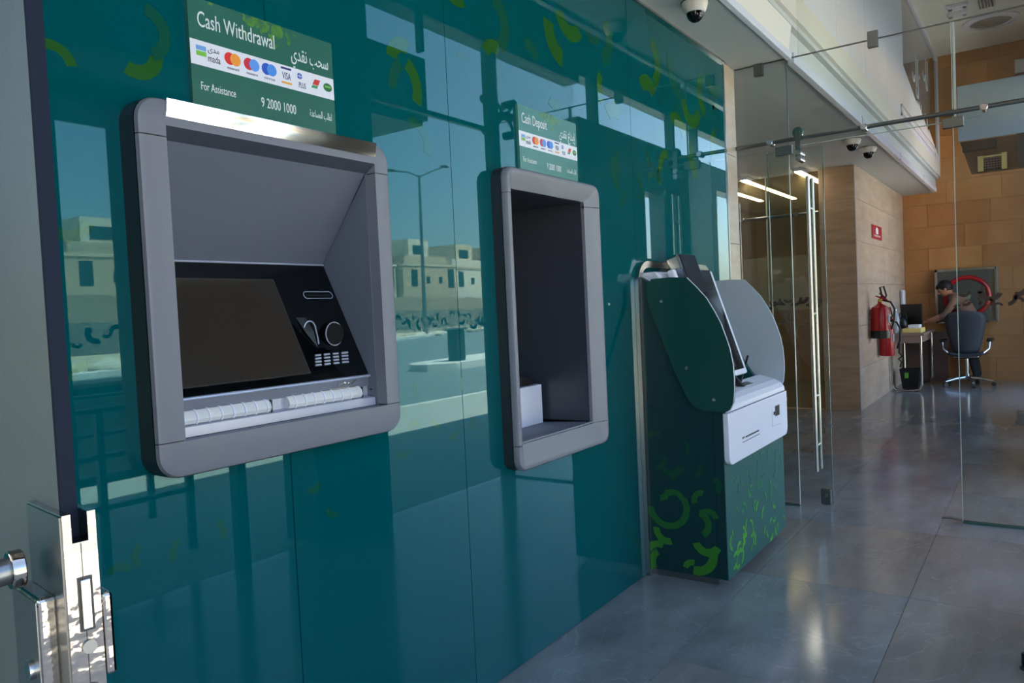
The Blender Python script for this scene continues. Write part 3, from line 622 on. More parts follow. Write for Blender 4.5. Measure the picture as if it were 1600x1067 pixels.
# ------------------------------------------------------------------ signs
def text(s, name, m, parent, x, z, size, y, align='LEFT', sx=1., extr=.0003, width=None):
    cu = bpy.data.curves.new(name, 'FONT'); cu.body = s; cu.size = size; cu.extrude = extr; cu.align_x = align; cu.resolution_u = 3
    o = bpy.data.objects.new(name, cu); C.objects.link(o)
    dg = bpy.context.evaluated_depsgraph_get(); me = bpy.data.meshes.new_from_object(o.evaluated_get(dg)); bpy.data.objects.remove(o); bpy.data.curves.remove(cu)
    vs = [Vector(v.co) for v in me.vertices]
    if width and vs: sx = width/max(1e-6, max(c.x for c in vs)-min(c.x for c in vs))
    for v, c in zip(me.vertices, vs): v.co = (x+c.x*sx, y-c.z, z+c.y)
    me.materials.clear(); me.materials.append(m)
    o = bpy.data.objects.new(name, me); C.objects.link(o); o.parent = parent; o.matrix_parent_inverse = Matrix.Translation(-wloc(parent)); return o
A = lambda *c: ''.join(chr(int(q, 16)) if q != ' ' else ' ' for q in c)
NAQDI = ('FEF1', 'FEAA', 'FED8', 'FEE7'); SAHB = ('FE90', 'FEA4', 'FEB3'); IDAA = ('FEC9', 'FE8D', 'FEAA', 'FEF3', 'FE87')
HELP = A('FE93', 'FEAA', 'FECB', 'FE8E', 'FEB4', 'FEE4', 'FEDF', 'FE8D', ' ', 'FE90', 'FEE0', 'FEC4', 'FEDF')
c_ = lambda nm, col: mat(nm, col, .4)
def sign(x0, z0, w_, h_, title, arab, label, green):
    s = thing('information_sign', label, 'sign', (x0+w_/2, 0, z0), 'green service signs above the machines')
    yb = -.012; X = lambda a: x0+a*w_; Z = lambda b: z0+b*h_
    MB().box(x0, x0+w_, -.012, -.0005, z0, z0+h_).build('board', green, s)
    MB().box(x0+.0005, x0+w_-.0005, -.0126, -.012, Z(.39), Z(.615)).build('white_band', M_SIGNW, s)
    # leafy patch at top
    random.seed(2); lf = MB()
    for k in range(26):
        cx = X(random.gauss(.5, .09)); cz = Z(min(.97, .99-abs(random.gauss(0, .09)))); r = random.uniform(.006, .02)*w_/.46
        t = random.uniform(0, 6); arc(lf, lambda u_, v_, d: (u_, -.012-d, min(v_, z0+h_)), (cx, cz), r, r*.7, t, t+2, .0002+k*.00001)
    lf.build('leaf_print', M_SIGNG2, s, kind='stuff')
    yt = -.0129
    q = h_/.255
    text(title, 'lettering', M_TXTW, s, X(.05), Z(.745), .052*q*(1 if len(title) > 13 else 1.05), yb-.0004, width=w_*(.50 if len(title) > 13 else .41))
    text(arab, 'lettering', M_TXTW, s, X(.965), Z(.70), .05*q, yb-.0004, 'RIGHT', width=w_*.29)
    text('For Assistance', 'lettering', M_TXTW, s, X(.05), Z(.17), .027*q, yb-.0004, width=w_*.215)
    text('9 2000 1000', 'lettering', M_TXTW, s, X(.435), Z(.14), .035*q, yb-.0004, width=w_*.25)
    text(HELP, 'lettering', M_TXTW, s, X(.97), Z(.16), .027*q, yb-.0004, 'RIGHT', width=w_*.175)
    # payment marks
    def bar(a, b, cz, hh, m): MB().box(X(a), X(b), -.0131, -.0126, Z(cz)-hh*h_/2, Z(cz)+hh*h_/2).build('mark', m, s)
    def disc(a, cz, r, m, d=0): MB().cyl((X(a), -.0126, Z(cz)), (X(a), -.0132-d, Z(cz)), r*h_, n=24).build('mark', m, s)
    bar(.035, .095, .548, .042, c_('mark_sky', (110, 160, 215))); bar(.035, .095, .498, .042, c_('mark_lime', (120, 190, 70)))
    text('mada', 'lettering', M_TXTD, s, X(.103), Z(.445), .024*q, yt, width=w_*.075); text(A('FEEF', 'FEAA', 'FEE3'), 'lettering', M_TXTD, s, X(.178), Z(.535), .019*q, yt, 'RIGHT', width=w_*.07)
    for a, c1, c2, tx in ((.255, (214, 44, 40), (236, 150, 50), 'mastercard'), (.38, (206, 44, 60), (90, 150, 226), 'maestro'), (.50, (40, 84, 190), (70, 140, 220), 'cirrus')):
        disc(a-.014, .525, .058, c_('mark_%d' % c1[1]+tx, c1)); disc(a+.022, .525, .058, c_('mark2_'+tx, c2), .0003)
        text(tx, 'lettering', M_TXTD, s, X(a+.004), Z(.425), .0095*q, yt, 'CENTER', width=w_*.075)
    bar(.59, .665, .585, .02, c_('mark_navy', (40, 50, 110))); bar(.59, .665, .44, .02, c_('mark_gold', (226, 160, 60)))
    text('VISA', 'lettering', c_('mark_navy', (40, 50, 110)), s, X(.628), Z(.475), .026*q, yt, 'CENTER', width=w_*.062)
    text('PLUS', 'lettering', c_('mark_navy', (40, 50, 110)), s, X(.745), Z(.43), .021*q, yt, 'CENTER', width=w_*.052)
    disc(.728, .548, .032, c_('mark_blue', (50, 90, 180))); MB().box(X(.704), X(.752), -.0134, -.0132, Z(.544), Z(.551)).box(X(.727), X(.7295), -.0134, -.0132, Z(.515), Z(.58)).build('mark', M_SIGNW, s)
    MB().prism([(X(.825), Z(.50)), (X(.87), Z(.50)), (X(.89), Z(.56)), (X(.845), Z(.56))], 'y', -.0131, -.0126).build('mark', c_('mark_red', (206, 60, 50)), s)
    MB().prism([(X(.815), Z(.465)), (X(.86), Z(.465)), (X(.87), Z(.495)), (X(.825), Z(.495))], 'y', -.0131, -.0126).build('mark', c_('mark_green', (60, 150, 90)), s)
    MB().cyl((0, 0, 0), (0, 0, .001), 1).v
    ov = MB(); n = 20; ov.prism([(X(.948)+.035*w_*math.cos(2*PI*i/n), Z(.51)+.045*h_*math.sin(2*PI*i/n)) for i in range(n)], 'y', -.0131, -.0126); ov.build('mark', c_('mark_oval', (40, 110, 60)), s)
    MB().box(X(.925), X(.972), -.0134, -.0131, Z(.507), Z(.525)).build('mark', c_('mark_lime', (120, 190, 70)), s)
    return s
sign(1.112, 1.945, .462, .272, 'Cash Withdrawal', A(*NAQDI, ' ', *SAHB), 'green and white sign headed Cash Withdrawal above the large machine', M_SIGNG)
sign(2.545, 1.962, .463, .272, 'Cash Deposit', A(*NAQDI, ' ', *IDAA), 'green and white sign headed Cash Deposit above the narrow machine', mat('sign_green_pale', (58, 120, 106), .25))

# ------------------------------------------------------------------ self service kiosk
k = thing('self_service_kiosk', 'floor standing green and white bank kiosk with tilted screen against the green wall', 'kiosk', (4.1, -.2, 0))
MB().box(3.605, 4.60, -.375, -.01, 0, .035).build('plinth', M_DSTEEL, k)
cab = MB().box(3.59, 4.605, -.432, -.012, .035, .88).build('cabinet', M_KGREEN2, k, bevel=.002)
MB().box(3.586, 3.59, -.430, -.014, .037, .878).build('shaded_side_sheet', mat('shaded_kiosk_green', (8, 50, 52), .35), k)  # cabinet green again, the unlit side's shade put into its colour
MB().box(3.5848, 3.586, -.385, -.383, .04, .88).build('door_gap', M_BLACK, k)
random.seed(31)
m1, m2, m3 = MB(), MB(), MB()
PFk = lambda u_, v_, d: (u_, -.4325-d, v_); PSk = lambda u_, v_, d: (3.5858-d, u_, v_)
lay = 0
for i in range(64):
    uu = random.uniform(3.66, 4.56); vv = .08+.55*random.random()**1.5; r = random.uniform(.020, .040); t = random.uniform(0, 6.28); lay += 1
    arc((m1 if vv < .28 else m2 if vv < .42 else m3), PFk, (uu, vv), r, r*.55, t, t+random.uniform(1.2, 2.8), .0004+lay*.000012, 6)
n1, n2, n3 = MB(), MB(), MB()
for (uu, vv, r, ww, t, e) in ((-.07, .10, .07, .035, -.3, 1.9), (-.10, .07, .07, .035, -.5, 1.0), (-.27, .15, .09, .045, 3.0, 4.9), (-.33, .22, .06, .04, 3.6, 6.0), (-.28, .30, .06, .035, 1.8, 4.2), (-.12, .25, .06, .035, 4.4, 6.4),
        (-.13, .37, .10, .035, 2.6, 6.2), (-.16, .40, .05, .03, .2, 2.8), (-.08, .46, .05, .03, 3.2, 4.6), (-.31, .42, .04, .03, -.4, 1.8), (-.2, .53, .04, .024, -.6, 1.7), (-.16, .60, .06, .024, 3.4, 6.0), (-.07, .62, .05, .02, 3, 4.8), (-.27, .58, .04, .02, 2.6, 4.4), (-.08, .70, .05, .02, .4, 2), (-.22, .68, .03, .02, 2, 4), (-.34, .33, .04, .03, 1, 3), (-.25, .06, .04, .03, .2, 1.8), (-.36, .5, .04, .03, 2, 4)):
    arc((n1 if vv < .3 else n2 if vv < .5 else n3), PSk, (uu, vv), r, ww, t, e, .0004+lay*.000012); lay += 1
for m_, ma in ((m1, M_K1), (m2, M_K2), (m3, M_K3), (n1, mat('shaded_motif_a', (52, 116, 32), .32)), (n2, mat('shaded_motif_b', (32, 92, 38), .32)), (n3, mat('shaded_motif_c', (16, 70, 44), .32))): m_.build('printed_crescents', ma, k, kind='stuff')  # side arcs are darker copies of the front greens, shade in the colour
# steel arch against the wall
def arch(x0, x1, zt, r, y0, y1, wd):
    def path(off):
        a0, a1, t_, rr = x0+off, x1-off, zt-off, r-off
        p = [(a0, 0.0)]+[(a0+rr-rr*math.cos(PI/2*i/8), t_-rr+rr*math.sin(PI/2*i/8)) for i in range(9)]+[(a1-rr+rr*math.sin(PI/2*i/8), t_-rr+rr*math.cos(PI/2*i/8)) for i in range(9)]+[(a1, 0.0)]
        return p
    o_, i_ = path(0), path(wd); mb = MB(); n = len(o_)
    vs = [(a, y0, b) for a, b in o_]+[(a, y1, b) for a, b in o_]+[(a, y0, b) for a, b in i_]+[(a, y1, b) for a, b in i_]
    fs = []
    for q in range(n-1):
        fs += [(q, q+1, n+q+1, n+q), (2*n+q, 3*n+q, 3*n+q+1, 2*n+q+1), (n+q, n+q+1, 3*n+q+1, 3*n+q), (q, 2*n+q, 2*n+q+1, q+1)]
    return mb.add(vs, fs, True)
arch(3.565, 4.63, 1.638, .13, -.001, -.022, .034).build('steel_arch', M_STEEL, k)
MB().prism([(3.61, .88), (3.61, 1.48), (3.70, 1.585), (4.50, 1.585), (4.59, 1.48), (4.59, .88)], 'y', -.012, -.004).build('back_plate', M_BLACK, k)
prof = [(-.285, 1.533), (-.33, 1.487), (-.381, 1.428), (-.42, 1.36), (-.447, 1.305), (-.47, 1.24), (-.488, 1.18), (-.50, 1.11), (-.504, 1.04), (-.503, .981), (-.497, .92), (-.48, .885), (-.455, .870), (-.40, .872), (-.335, .876), (-.29, .90), (-.262, .935), (-.20, 1.07), (-.09, 1.36), (-.07, 1.42), (-.065, 1.50), (-.095, 1.538), (-.20, 1.540)]
sp1 = MB().prism(prof, 'x', 3.565, 3.577).build('side_panel', M_KGREEN, k, label='dark green privacy side panel')
po = [(y-.0012, z) for y, z in prof[:12]]
MB().tube([(3.564, y, z) for y, z in prof[:13]], .0022, 6).build('panel_edge', M_WHITE, sp1)
for y, z in ((-.145, 1.422), (-.264, 1.085), (-.399, .931)): MB().lathe((3.565, y, z), (-1, 0, 0), [(.010, 0), (.010, .004), (.007, .008)], 16).build('screw_cap', M_ALU, sp1)
MB().prism([(y+.045, z) for y, z in prof], 'x', 4.585, 4.597).build('side_panel', M_KGREY, k, label='pale grey privacy side panel')
MB().prism([(-.0, 1.575), (-.085, 1.578), (-.13, 1.52), (-.30, 1.0), (-.30, .90), (-.0, .90)], 'x', 3.635, 4.21).build('housing', M_WHITE, k, bevel=.006)
cside = [(-.012, .88), (-.335, .88), (-.21, 1.07), (-.085, 1.42), (-.06, 1.53), (-.012, 1.56)]
MB().prism(cside, 'x', 3.587, 3.62).build('cabinet_side', mat('shaded_kiosk_green', (8, 50, 52), .35), k); MB().prism(cside, 'x', 4.55, 4.583).build('cabinet_side', M_KGREEN2, k)  # left cheek takes the shade-darkened green, right keeps the cabinet green
# tilted screen
sa = Vector((0, -.155, 1.590)); sb = Vector((0, -.345, 1.0)); sdn = (sb-sa).normalized(); sn = Vector((0, sdn.z, -sdn.y)); 
if sn.y > 0: sn = -sn
slen = (sb-sa).length
def SP(x0, x1, a, b, d0, d1):
    p = sa+sdn*((a+b)/2)+sn*((d0+d1)/2); return MB().obox((p.x+(x0+x1)/2, p.y, p.z), ((1, 0, 0), sdn, sn), ((x1-x0)/2, (b-a)/2, abs(d1-d0)/2))
SP(3.70, 4.27, 0, slen, -.04, .0).build('screen_frame', M_WHITE, k, bevel=.012, seg=3)
SP(3.735, 4.225, .0, slen-.03, -.002, .003).build('touch_screen', mat('smoked_touch_screen', (16, 17, 21), .12, ior=1.3), k, bevel=.0015)
SP(4.05, 4.10, slen-.14, slen-.05, .003, .004).build('screen_mark', M_BLACK, k)
SP(3.83, 4.07, -.09, .14, -.075, .006).build('camera_head', M_STEEL, k, bevel=.015, seg=3)
SP(3.84, 4.06, -.082, .135, .006, .009).build('head_glass', mat('smoked_head_cover', (14, 14, 17), .3, ior=1.25), k, bevel=.001)
# shelf and front cover
MB().prism([(-.44, .866), (-.435, .90), (-.31, .905), (-.31, .962), (-.33, .957), (-.405, .934), (-.438, .915), (-.456, .892), (-.460, .866)], 'x', 3.58, 4.582).build('shelf', M_WHITE, k, bevel=.006)
MB().add([], []).v
fp = [(3.582, .862), (4.605, .862)]+[(4.605-.045+.045*math.cos(t), .605+.045-.045*math.sin(t)) for t in [PI/2*i/6 for i in range(7)]]+[(3.582+.045-.045*math.sin(t), .605+.045-.045*math.cos(t)) for t in [PI/2*i/6 for i in range(7)]]
MB().prism(fp, 'y', -.4335, -.462).build('front_cover', M_WHITE, k, bevel=.004)
MB().box(3.83, 4.05, -.4635, -.462, .706, .714).box(3.78, 4.06, -.4635, -.462, .688, .691).box(3.775, 3.81, -.4635, -.462, .708, .716).build('printed_label', M_TXTD, k)
MB().box(4.36, 4.44, -.4645, -.462, .742, .80).box(4.33, 4.37, -.4655, -.462, .753, .772).build('socket', M_BLACK, k)
MB().box(4.30, 4.305, -.463, -.462, .69, .80).box(4.30, 4.46, -.463, -.462, .688, .691).build('flap_edge', M_SILVER, k)
for a, b, c, d in ((3.80, 3.83, .958, 1.012), (4.02, 4.04, .958, 1.022)): MB().prism([(-.27, .95), (-.27, d), (-.34, d-.005), (-.40, .945)], 'x', a, b).build('keypad_shield', M_BLACK, k)
MB().prism([(-.262, .95), (-.262, 1.02), (-.272, 1.02), (-.285, .95)], 'x', 3.80, 4.04).build('keypad_shield', M_BLACK, k)
for r in range(3):
    for c in range(4): MB().box(3.845+c*.042, 3.875+c*.042, -.31-r*.03, -.29-r*.03, .952-r*.006, .962-r*.007).build('key', M_DSTEEL, k)
MB().prism([(-.29, .961), (-.29, .966), (-.38, .944), (-.38, .938)], 'x', 4.10, 4.24).build('reader_slot', M_DSTEEL, k)
MB().prism([(-.30, .961), (-.30, .969), (-.36, .951), (-.36, .945)], 'x', 4.13, 4.15).build('reader_slot', M_BLACK, k)
MB().cyl((4.18, -.33, .955), (4.32, -.33, 1.09), .006, n=10).build('stylus', M_BLACK, k)
MB().tube([(4.60, -.44, .87), (4.615, -.45, .85), (4.63, -.452, .82), (4.632, -.452, .80)], .003, 6).build('yellow_tie', mat('yellow_tie', (220, 210, 60), .5), k)
MB().cyl((4.61, -.35, .56), (4.64, -.35, .56), .012, n=12).cyl((4.64, -.35, .56), (4.655, -.35, .56), .004, n=8).build('cabinet_lock', M_BLACK, k)

# ------------------------------------------------------------------ entrance glazing at X = 5.26
eg = thing('glass_entrance_screen', 'frameless clear glass entrance screen across the hall, above and right of the door opening', 'glass screen', (5.26, -1.2, 0))
GX0, GX1 = 5.254, 5.266
MB().box(GX0, GX1, -.352, -.008, 2.405, 2.993).build('pane', M_GLASS, eg)
MB().box(GX0, GX1, -1.297, -.352, 2.415, 2.993).build('pane', M_GLASS, eg)
MB().box(GX0, GX1, -2.05, -1.303, .012, 2.415).build('pane', M_GLASS, eg)
MB().box(GX0, GX1, -1.66, -1.303, 2.42, 2.993).build('pane', M_GLASS, eg)
MB().box(GX0, GX1, -2.05, -1.665, 2.42, 2.993).build('pane', M_GLASS, eg)
MB().box(GX0, GX1, -1.30, -.43, 2.998, 5.1).build('pane', M_GLASS, eg)
MB().box(GX0, GX1, -2.05, -1.303, 2.998, 5.1).build('pane', M_GLASS, eg)
MB().box(GX0, GX1, -.350, -.01, .01, 2.40).build('pane', M_GLASS, eg)
e = MB(); e.box(5.252, 5.268, -2.05, -.352, 2.993, 2.998).box(5.252, 5.268, -.354, -.350, 2.41, 3.0).box(5.252, 5.268, -.35, -.008, 2.992, 2.997); e.build('glass_edge', M_DSTEEL, eg)
e = MB(); e.box(5.252, 5.268, -1.303, -1.299, 0.01, 2.993).box(5.252, 5.268, -1.303, -.36, 2.411, 2.415).box(5.252, 5.268, -.352, -.349, .01, 2.40).box(5.253, 5.267, -1.32, -1.308, 2.42, 2.99); e.build('glass_edge', M_EDGEL, eg)
MB().box(5.25, 5.27, -2.05, -1.303, 0.002, .016).build('floor_channel', M_EDGE, eg); MB().box(5.25, 5.27, -.35, -.008, .002, .012).build('floor_channel', M_EDGE, eg)
for (y, z, w_, h_) in ((-.17, 2.965, .03, .045), (-.88, 2.995, .03, .05), (-1.30, 2.405, .055, .03), (-.32, 2.395, .055, .03), (-1.66, 2.66, .05, .04)):
    MB().box(5.243, 5.277, y-w_, y+w_, z-h_, z+h_).build('patch_fitting', M_DSTEEL, eg, bevel=.003)
MB().box(5.24, 5.28, -1.645, -1.585, .61, .69).build('patch_fitting', M_DSTEEL, eg, bevel=.004)
MB().tube([(5.26, -1.19, .02), (5.26, -1.24, .024), (5.26, -1.30, .012)], .007, 8).build('floor_stop', M_DSTEEL, eg)
fc = MB(); random.seed(17)
PG = lambda u_, v_, d: (5.2535-d, u_, v_)
for (a, b, r, t, e_) in ((-1.335, 1.405, .03, 3.3, 5.6), (-1.34, 1.35, .03, 3.6, 5.2), (-1.30, 1.30, .02, .4, 2.4), (-1.40, 1.425, .035, 3.0, 4.6), (-1.395, 1.34, .022, 1.8, 4.0), (-1.43, 1.31, .02, .3, 2.4), (-1.47, 1.40, .05, 3.5, 6.2), (-1.455, 1.33, .022, 2, 5), (-1.505, 1.30, .022, .2, 2.8), (-1.55, 1.355, .04, 2.9, 4.6), (-1.60, 1.42, .05, 3.0, 5.0), (-1.60, 1.32, .03, 1, 3), (-1.66, 1.37, .04, 2, 5), (-1.72, 1.4, .04, 3, 5.5), (-1.78, 1.33, .03, 0, 3), (-1.85, 1.38, .04, 3, 6), (-1.93, 1.36, .04, 1, 4)):
    arc(fc, PG, (a, b), r, r*.55, t, e_, .0008)
fc.build('crescent_film', M_CRES, eg, kind='stuff')
# sliding door leaf
sl = thing('sliding_glass_door', 'frameless sliding glass door leaf beside the kiosk, with long steel pull handle', 'door', (5.30, -.37, 0))
MB().box(5.285, 5.295, -.555, -.20, .03, 2.40).build('pane', M_GLASS, sl)
MB().box(5.284, 5.296, -.557, -.553, .03, 2.40).box(5.284, 5.296, -.203, -.2, .03, 2.4).build('glass_edge', M_EDGE, sl)
for dx in (-.045, .07):
    MB().cyl((5.29+dx, -.468, .25), (5.29+dx, -.468, 2.205), .013, n=16).build('pull_bar', M_STEEL, sl)
for z in (2.0, 1.3, .75, .42): MB().cyl((5.245, -.468, z), (5.36, -.468, z), .009, n=12).build('standoff', M_ALU, sl)
MB().box(5.272, 5.308, -.55, -.478, .02, .13).build('floor_lock', M_DSTEEL, sl, bevel=.01); MB().cyl((5.272, -.514, .085), (5.266, -.514, .085), .012, n=12).build('lock_cylinder', M_STEEL, sl)
# rail
ra = thing('sliding_door_rail', 'round steel rail carrying the sliding glass door across the entrance', 'rail', (5.30, -1, 2.455))
MB().cyl((5.22, -.01, 2.452), (5.22, -2.05, 2.462), .0135, n=16).build('tube', M_DSTEEL, ra)
for y in (-.245, -.822, -1.46, -1.95): MB().cyl((5.265, y, 2.455), (5.19, y, 2.455), .021, n=20).build('fixing_knob', M_ALU, ra, bevel=.004)
MB().cyl((5.22, -1.27, 2.457), (5.22, -1.31, 2.457), .019, n=16).build('rail_stop', M_DSTEEL, ra)
ro = thing('door_roller', 'dark round roller hanger of the sliding door on the rail', 'roller', (5.22, -.425, 2.45))
MB().cyl((5.20, -.425, 2.492), (5.235, -.425, 2.492), .034, n=24).build('wheel', M_EDGE, ro, bevel=.004)
MB().box(5.195, 5.205, -.441, -.409, 2.33, 2.50).build('hanger_plate', M_DSTEEL, ro)
for z in (2.36, 2.32): MB().cyl((5.19, -.427, z), (5.30, -.427, z), .018, n=16).build('bolt', M_ALU, ro)

# ------------------------------------------------------------------ dome cameras
def domecam(x, y, sc, label):
    t = thing('dome_camera', label, 'security camera', (x, y, 3.0), 'dome cameras under the soffit')
    MB().lathe((x, y, 3.0), (0, 0, -1), [(.066*sc, 0), (.07*sc, .006), (.068*sc, .02), (.058*sc, .048), (.05*sc, .058), (.046*sc, .06)], 32).build('housing', M_FASCIA, t)
    MB().lathe((x, y, 3.0), (0, 0, -1), [(.073*sc, -.0), (.073*sc, .004)], 32).build('mount_ring', M_BLACK, t)
    MB().lathe((x, y, 2.942), (0, 0, -1), [(.046*sc*math.cos(a), .05*sc*math.sin(a)) for a in [PI/2*i/8 for i in range(9)]], 28).build('dome', M_BLACKGL, t)
domecam(3.945, -.235, 1.0, 'dome security camera under the soffit nearest the viewer, above the kiosk')
domecam(8.41, -.16, 1.25, 'left of the two small dome cameras inside the hall')
domecam(9.0, -.21, 1.25, 'right of the two small dome cameras inside the hall')

# ------------------------------------------------------------------ bronze partition behind the column
pt = thing('bronze_glass_partition', 'bronze tinted glass partition left of the stone column, with crescent film', 'glass screen', (10.05, 1.5, 0))
for a, b in ((.54, 1.19), (1.2, 1.85), (1.86, 2.49)): MB().box(10.04, 10.052, a, b, .01, 2.99).build('pane', M_BRONZE, pt)
MB().box(10.035, 10.057, 1.187, 1.203, .01, 2.99).box(10.035, 10.057, .536, .545, .01, 2.99).build('glass_edge', M_EDGEL, pt)
MB().cyl((9.98, .54, 2.47), (9.98, 2.49, 2.47), .018, n=12).build('rail', M_DSTEEL, pt)
for y in (.8, 1.5, 2.2): MB().cyl((10.04, y, 2.47), (9.95, y, 2.47), .03, n=16).build('fixing_knob', M_ALU, pt)
MB().box(10.036, 10.0395, .545, 2.49, 1.27, 1.96).build('frosted_band', glassmat('light_frost', (.85, .85, .8), 1.3, haze=.3, hazecol=(196, 180, 140)), pt)
fc = MB(); PB = lambda u_, v_, d: (10.035-d, u_, v_); y = .56
while y < 1.45:
    r = random.uniform(.04, .075); t0 = random.uniform(2.6, 4.2); arc(fc, PB, (y, 1.36+random.uniform(-.02, .07)), r, r*.55, t0, t0+random.uniform(1.8, 3), .001); y += random.uniform(.05, .09)
fc.build('crescent_film', M_CRES, pt, kind='stuff')
fc = MB(); y = .56
while y < 1.4:
    r = random.uniform(.07, .1); t0 = random.uniform(0, 6); arc(fc, PB, (y, 1.1+random.uniform(-.12, .1)), r, r*.4, t0, t0+random.uniform(1.8, 4), .0006); y += random.uniform(.1, .15)
fc.build('crescent_film', mat('faint_film_motif', (120, 98, 70), .5), pt, kind='stuff')

# ------------------------------------------------------------------ glass transom box over the far end
tr = thing('upper_glass_box', 'dark glass transom box coloured with its pale blue reflection, hanging at the far right, above the cabinet', 'glass screen', (11.2, -1.5, 3.0))
MB().box(11.0, 11.03, -2.04, -.90, 3.255, 3.93).build('front_panel', mat('blue_reflection_glass', (150, 170, 184), .15), tr)  # dark glass whose pale blue reflection is put into the colour
MB().prism([(-2.04, 3.25), (-.915, 3.25), (-1.03, 2.84), (-2.04, 2.84)], 'x', 11.03, 11.05).build('lower_panel', mat('dark_brown_glass', (78, 50, 28), .15), tr)
MB().box(11.0, 11.03, -1.30, -.94, 3.12, 3.245).build('black_strip', M_BLACK, tr)  # flat black strip just below the front panel
MB().box(10.98, 11.03, -2.04, -1.50, 2.86, 3.25).build('end_post', M_WIN, tr)
gr = thing('yellow_framed_grille', 'small dark grille with yellow tape frame on the glazed box', 'vent', (11, -1.25, 2.87))
MB().box(10.985, 11.03, -1.375, -1.125, 2.865, 3.03).build('back', M_BLACK, gr)
for a, b, c, d in ((-1.40, -1.345, 2.855, 3.05), (-1.16, -1.10, 2.855, 3.04), (-1.36, -1.14, 3.015, 3.035)): MB().box(10.97, 10.985, a, b, c, d).build('tape_strip', M_YEL, gr)
for i in range(5): MB().box(10.975, 10.983, -1.345, -1.16, 2.885+i*.028, 2.891+i*.028).build('bar', M_DESK, gr)
for i in range(6): MB().box(10.975, 10.983, -1.33+i*.03, -1.325+i*.03, 2.87, 3.01).build('bar', M_DESK, gr)

# ------------------------------------------------------------------ fire equipment
fs = thing('fire_point_sign', 'small square red fire extinguisher sign on the pale stone wall', 'sign', (11.4, .118, 2.17))
MB().box(11.02, 11.75, .108, .118, 2.165, 2.32+.03).build('plate', M_REDD, fs, bevel=.004)
MB().box(11.28, 11.46, .106, .1085, 2.235, 2.31).box(11.33, 11.41, .106, .1085, 2.31, 2.325).build('pictogram', M_TXTW, fs); MB().box(11.15, 11.62, .106, .1085, 2.198, 2.204).box(11.15, 11.62, .106, .1085, 2.212, 2.218).build('lettering', M_TXTW, fs)
def ext(x, y, z0, z1, r, label, skirt):
    t = thing('fire_extinguisher', label, 'fire extinguisher', (x, y, z0), 'red fire extinguishers on the stone wall')
    h = z1-z0
    MB().lathe((x, y, z0), (0, 0, 1), [(r*.92, 0), (r, .02), (r, h-.07), (r*.85, h-.03), (r*.4, h), (r*.22, h+.02), (r*.22, h+.04)], 32).build('cylinder', M_RED, t)
    if skirt: MB().lathe((x, y, z0), (0, 0, 1), [(r*1.04, -.01), (r*1.05, .0), (r*1.05, .085), (r*1.0, .09)], 32).build('base_skirt', M_BLACK, t)
    MB().lathe((x, y, z0+h+.03), (0, 0, 1), [(.024, 0), (.024, .04), (.014, .05)], 14).build('valve', mat('brass', (190, 150, 70), .3, .9), t)
    MB().obox((x-.03, y-.02, z0+h+.09), ((.6, .8, .3), (0, 1, 0), (-.3, 0, 1)), (.08, .012, .006)).obox((x+.03, y-.04, z0+h+.10), ((.4, .6, .7), (0, 1, 0), (-.3, 0, 1)), (.07, .012, .008)).build('handle_lever', M_RED, t)
    MB().tube([(x, y, z0+h+.05), (x-.02, y-.03, z0+h+.12), (x-.02, y-.01, z0+h+.22), (x, y-.05, z0+h+.235), (x, y-.08, z0+h+.12), (x, y-.05, z0+h+.05)], .012, 8).build('hose_loop', M_BLACK, t)
    MB().tube([(x, y-.03, z0+h+.06), (x-.02, y-.13, z0+h+.03), (x-.03, y-.175, z0+h-.06), (x-.03, y-.165, z0+h*.5), (x-.03, y-.13, z0+.1)], .013, 8).build('hose', M_BLACK, t)
    MB().box(x-.05, x+.05, y+r*.7, .119, z0+h*.6, z0+h*.66).build('wall_bracket', M_DSTEEL, t)
    MB().box(x-r*.55, x+r*.1, y-r*1.0, y-r*.86, z0+h*.45, z0+h*.7).build('label_sticker', M_SIGNW, t)
    return t
ext(10.72, -.005, .86, 1.28, .112, 'nearer red fire extinguisher on the stone wall, black rubber base', True)
ext(11.30, .015, .58, 1.00, .092, 'farther red fire extinguisher, hung lower and partly hidden behind the first', False)

# hose reel cabinet
hcab = thing('hose_reel_cabinet', 'grey metal cabinet with red hose reel on the orange stone wall', 'cabinet', (13.8, -.73, .92))
MB().box(13.80, 13.898, -1.15, -.335, .925, 1.745).build('back_box', mat('dark_cabinet_inside', (72, 74, 68), .5), hcab)
MB().box(13.77, 13.80, -.36, -.325, .92, 1.76).box(13.77, 13.80, -1.16, -1.13, .92, 1.76).box(13.77, 13.80, -1.16, -.325, 1.725, 1.76).box(13.77, 13.80, -1.16, -.325, .91, .935).build('frame', M_STEEL, hcab)
MB().box(13.70, 13.80, -1.175, -1.155, .92, 1.76).build('door', mat('grey_cabinet', (128, 130, 122), .4), hcab)
MB().tube([(13.79, -.76+.30*math.cos(t), 1.32+.30*math.sin(t)) for t in [2*PI*i/32 for i in range(32)]], .035, 10, True).build('hose_reel', M_RED, hcab)
MB().cyl((13.795, -.76, 1.32), (13.76, -.76, 1.32), .05).build('reel_hub', mat('grey_cabinet', (128, 130, 122), .4), hcab)

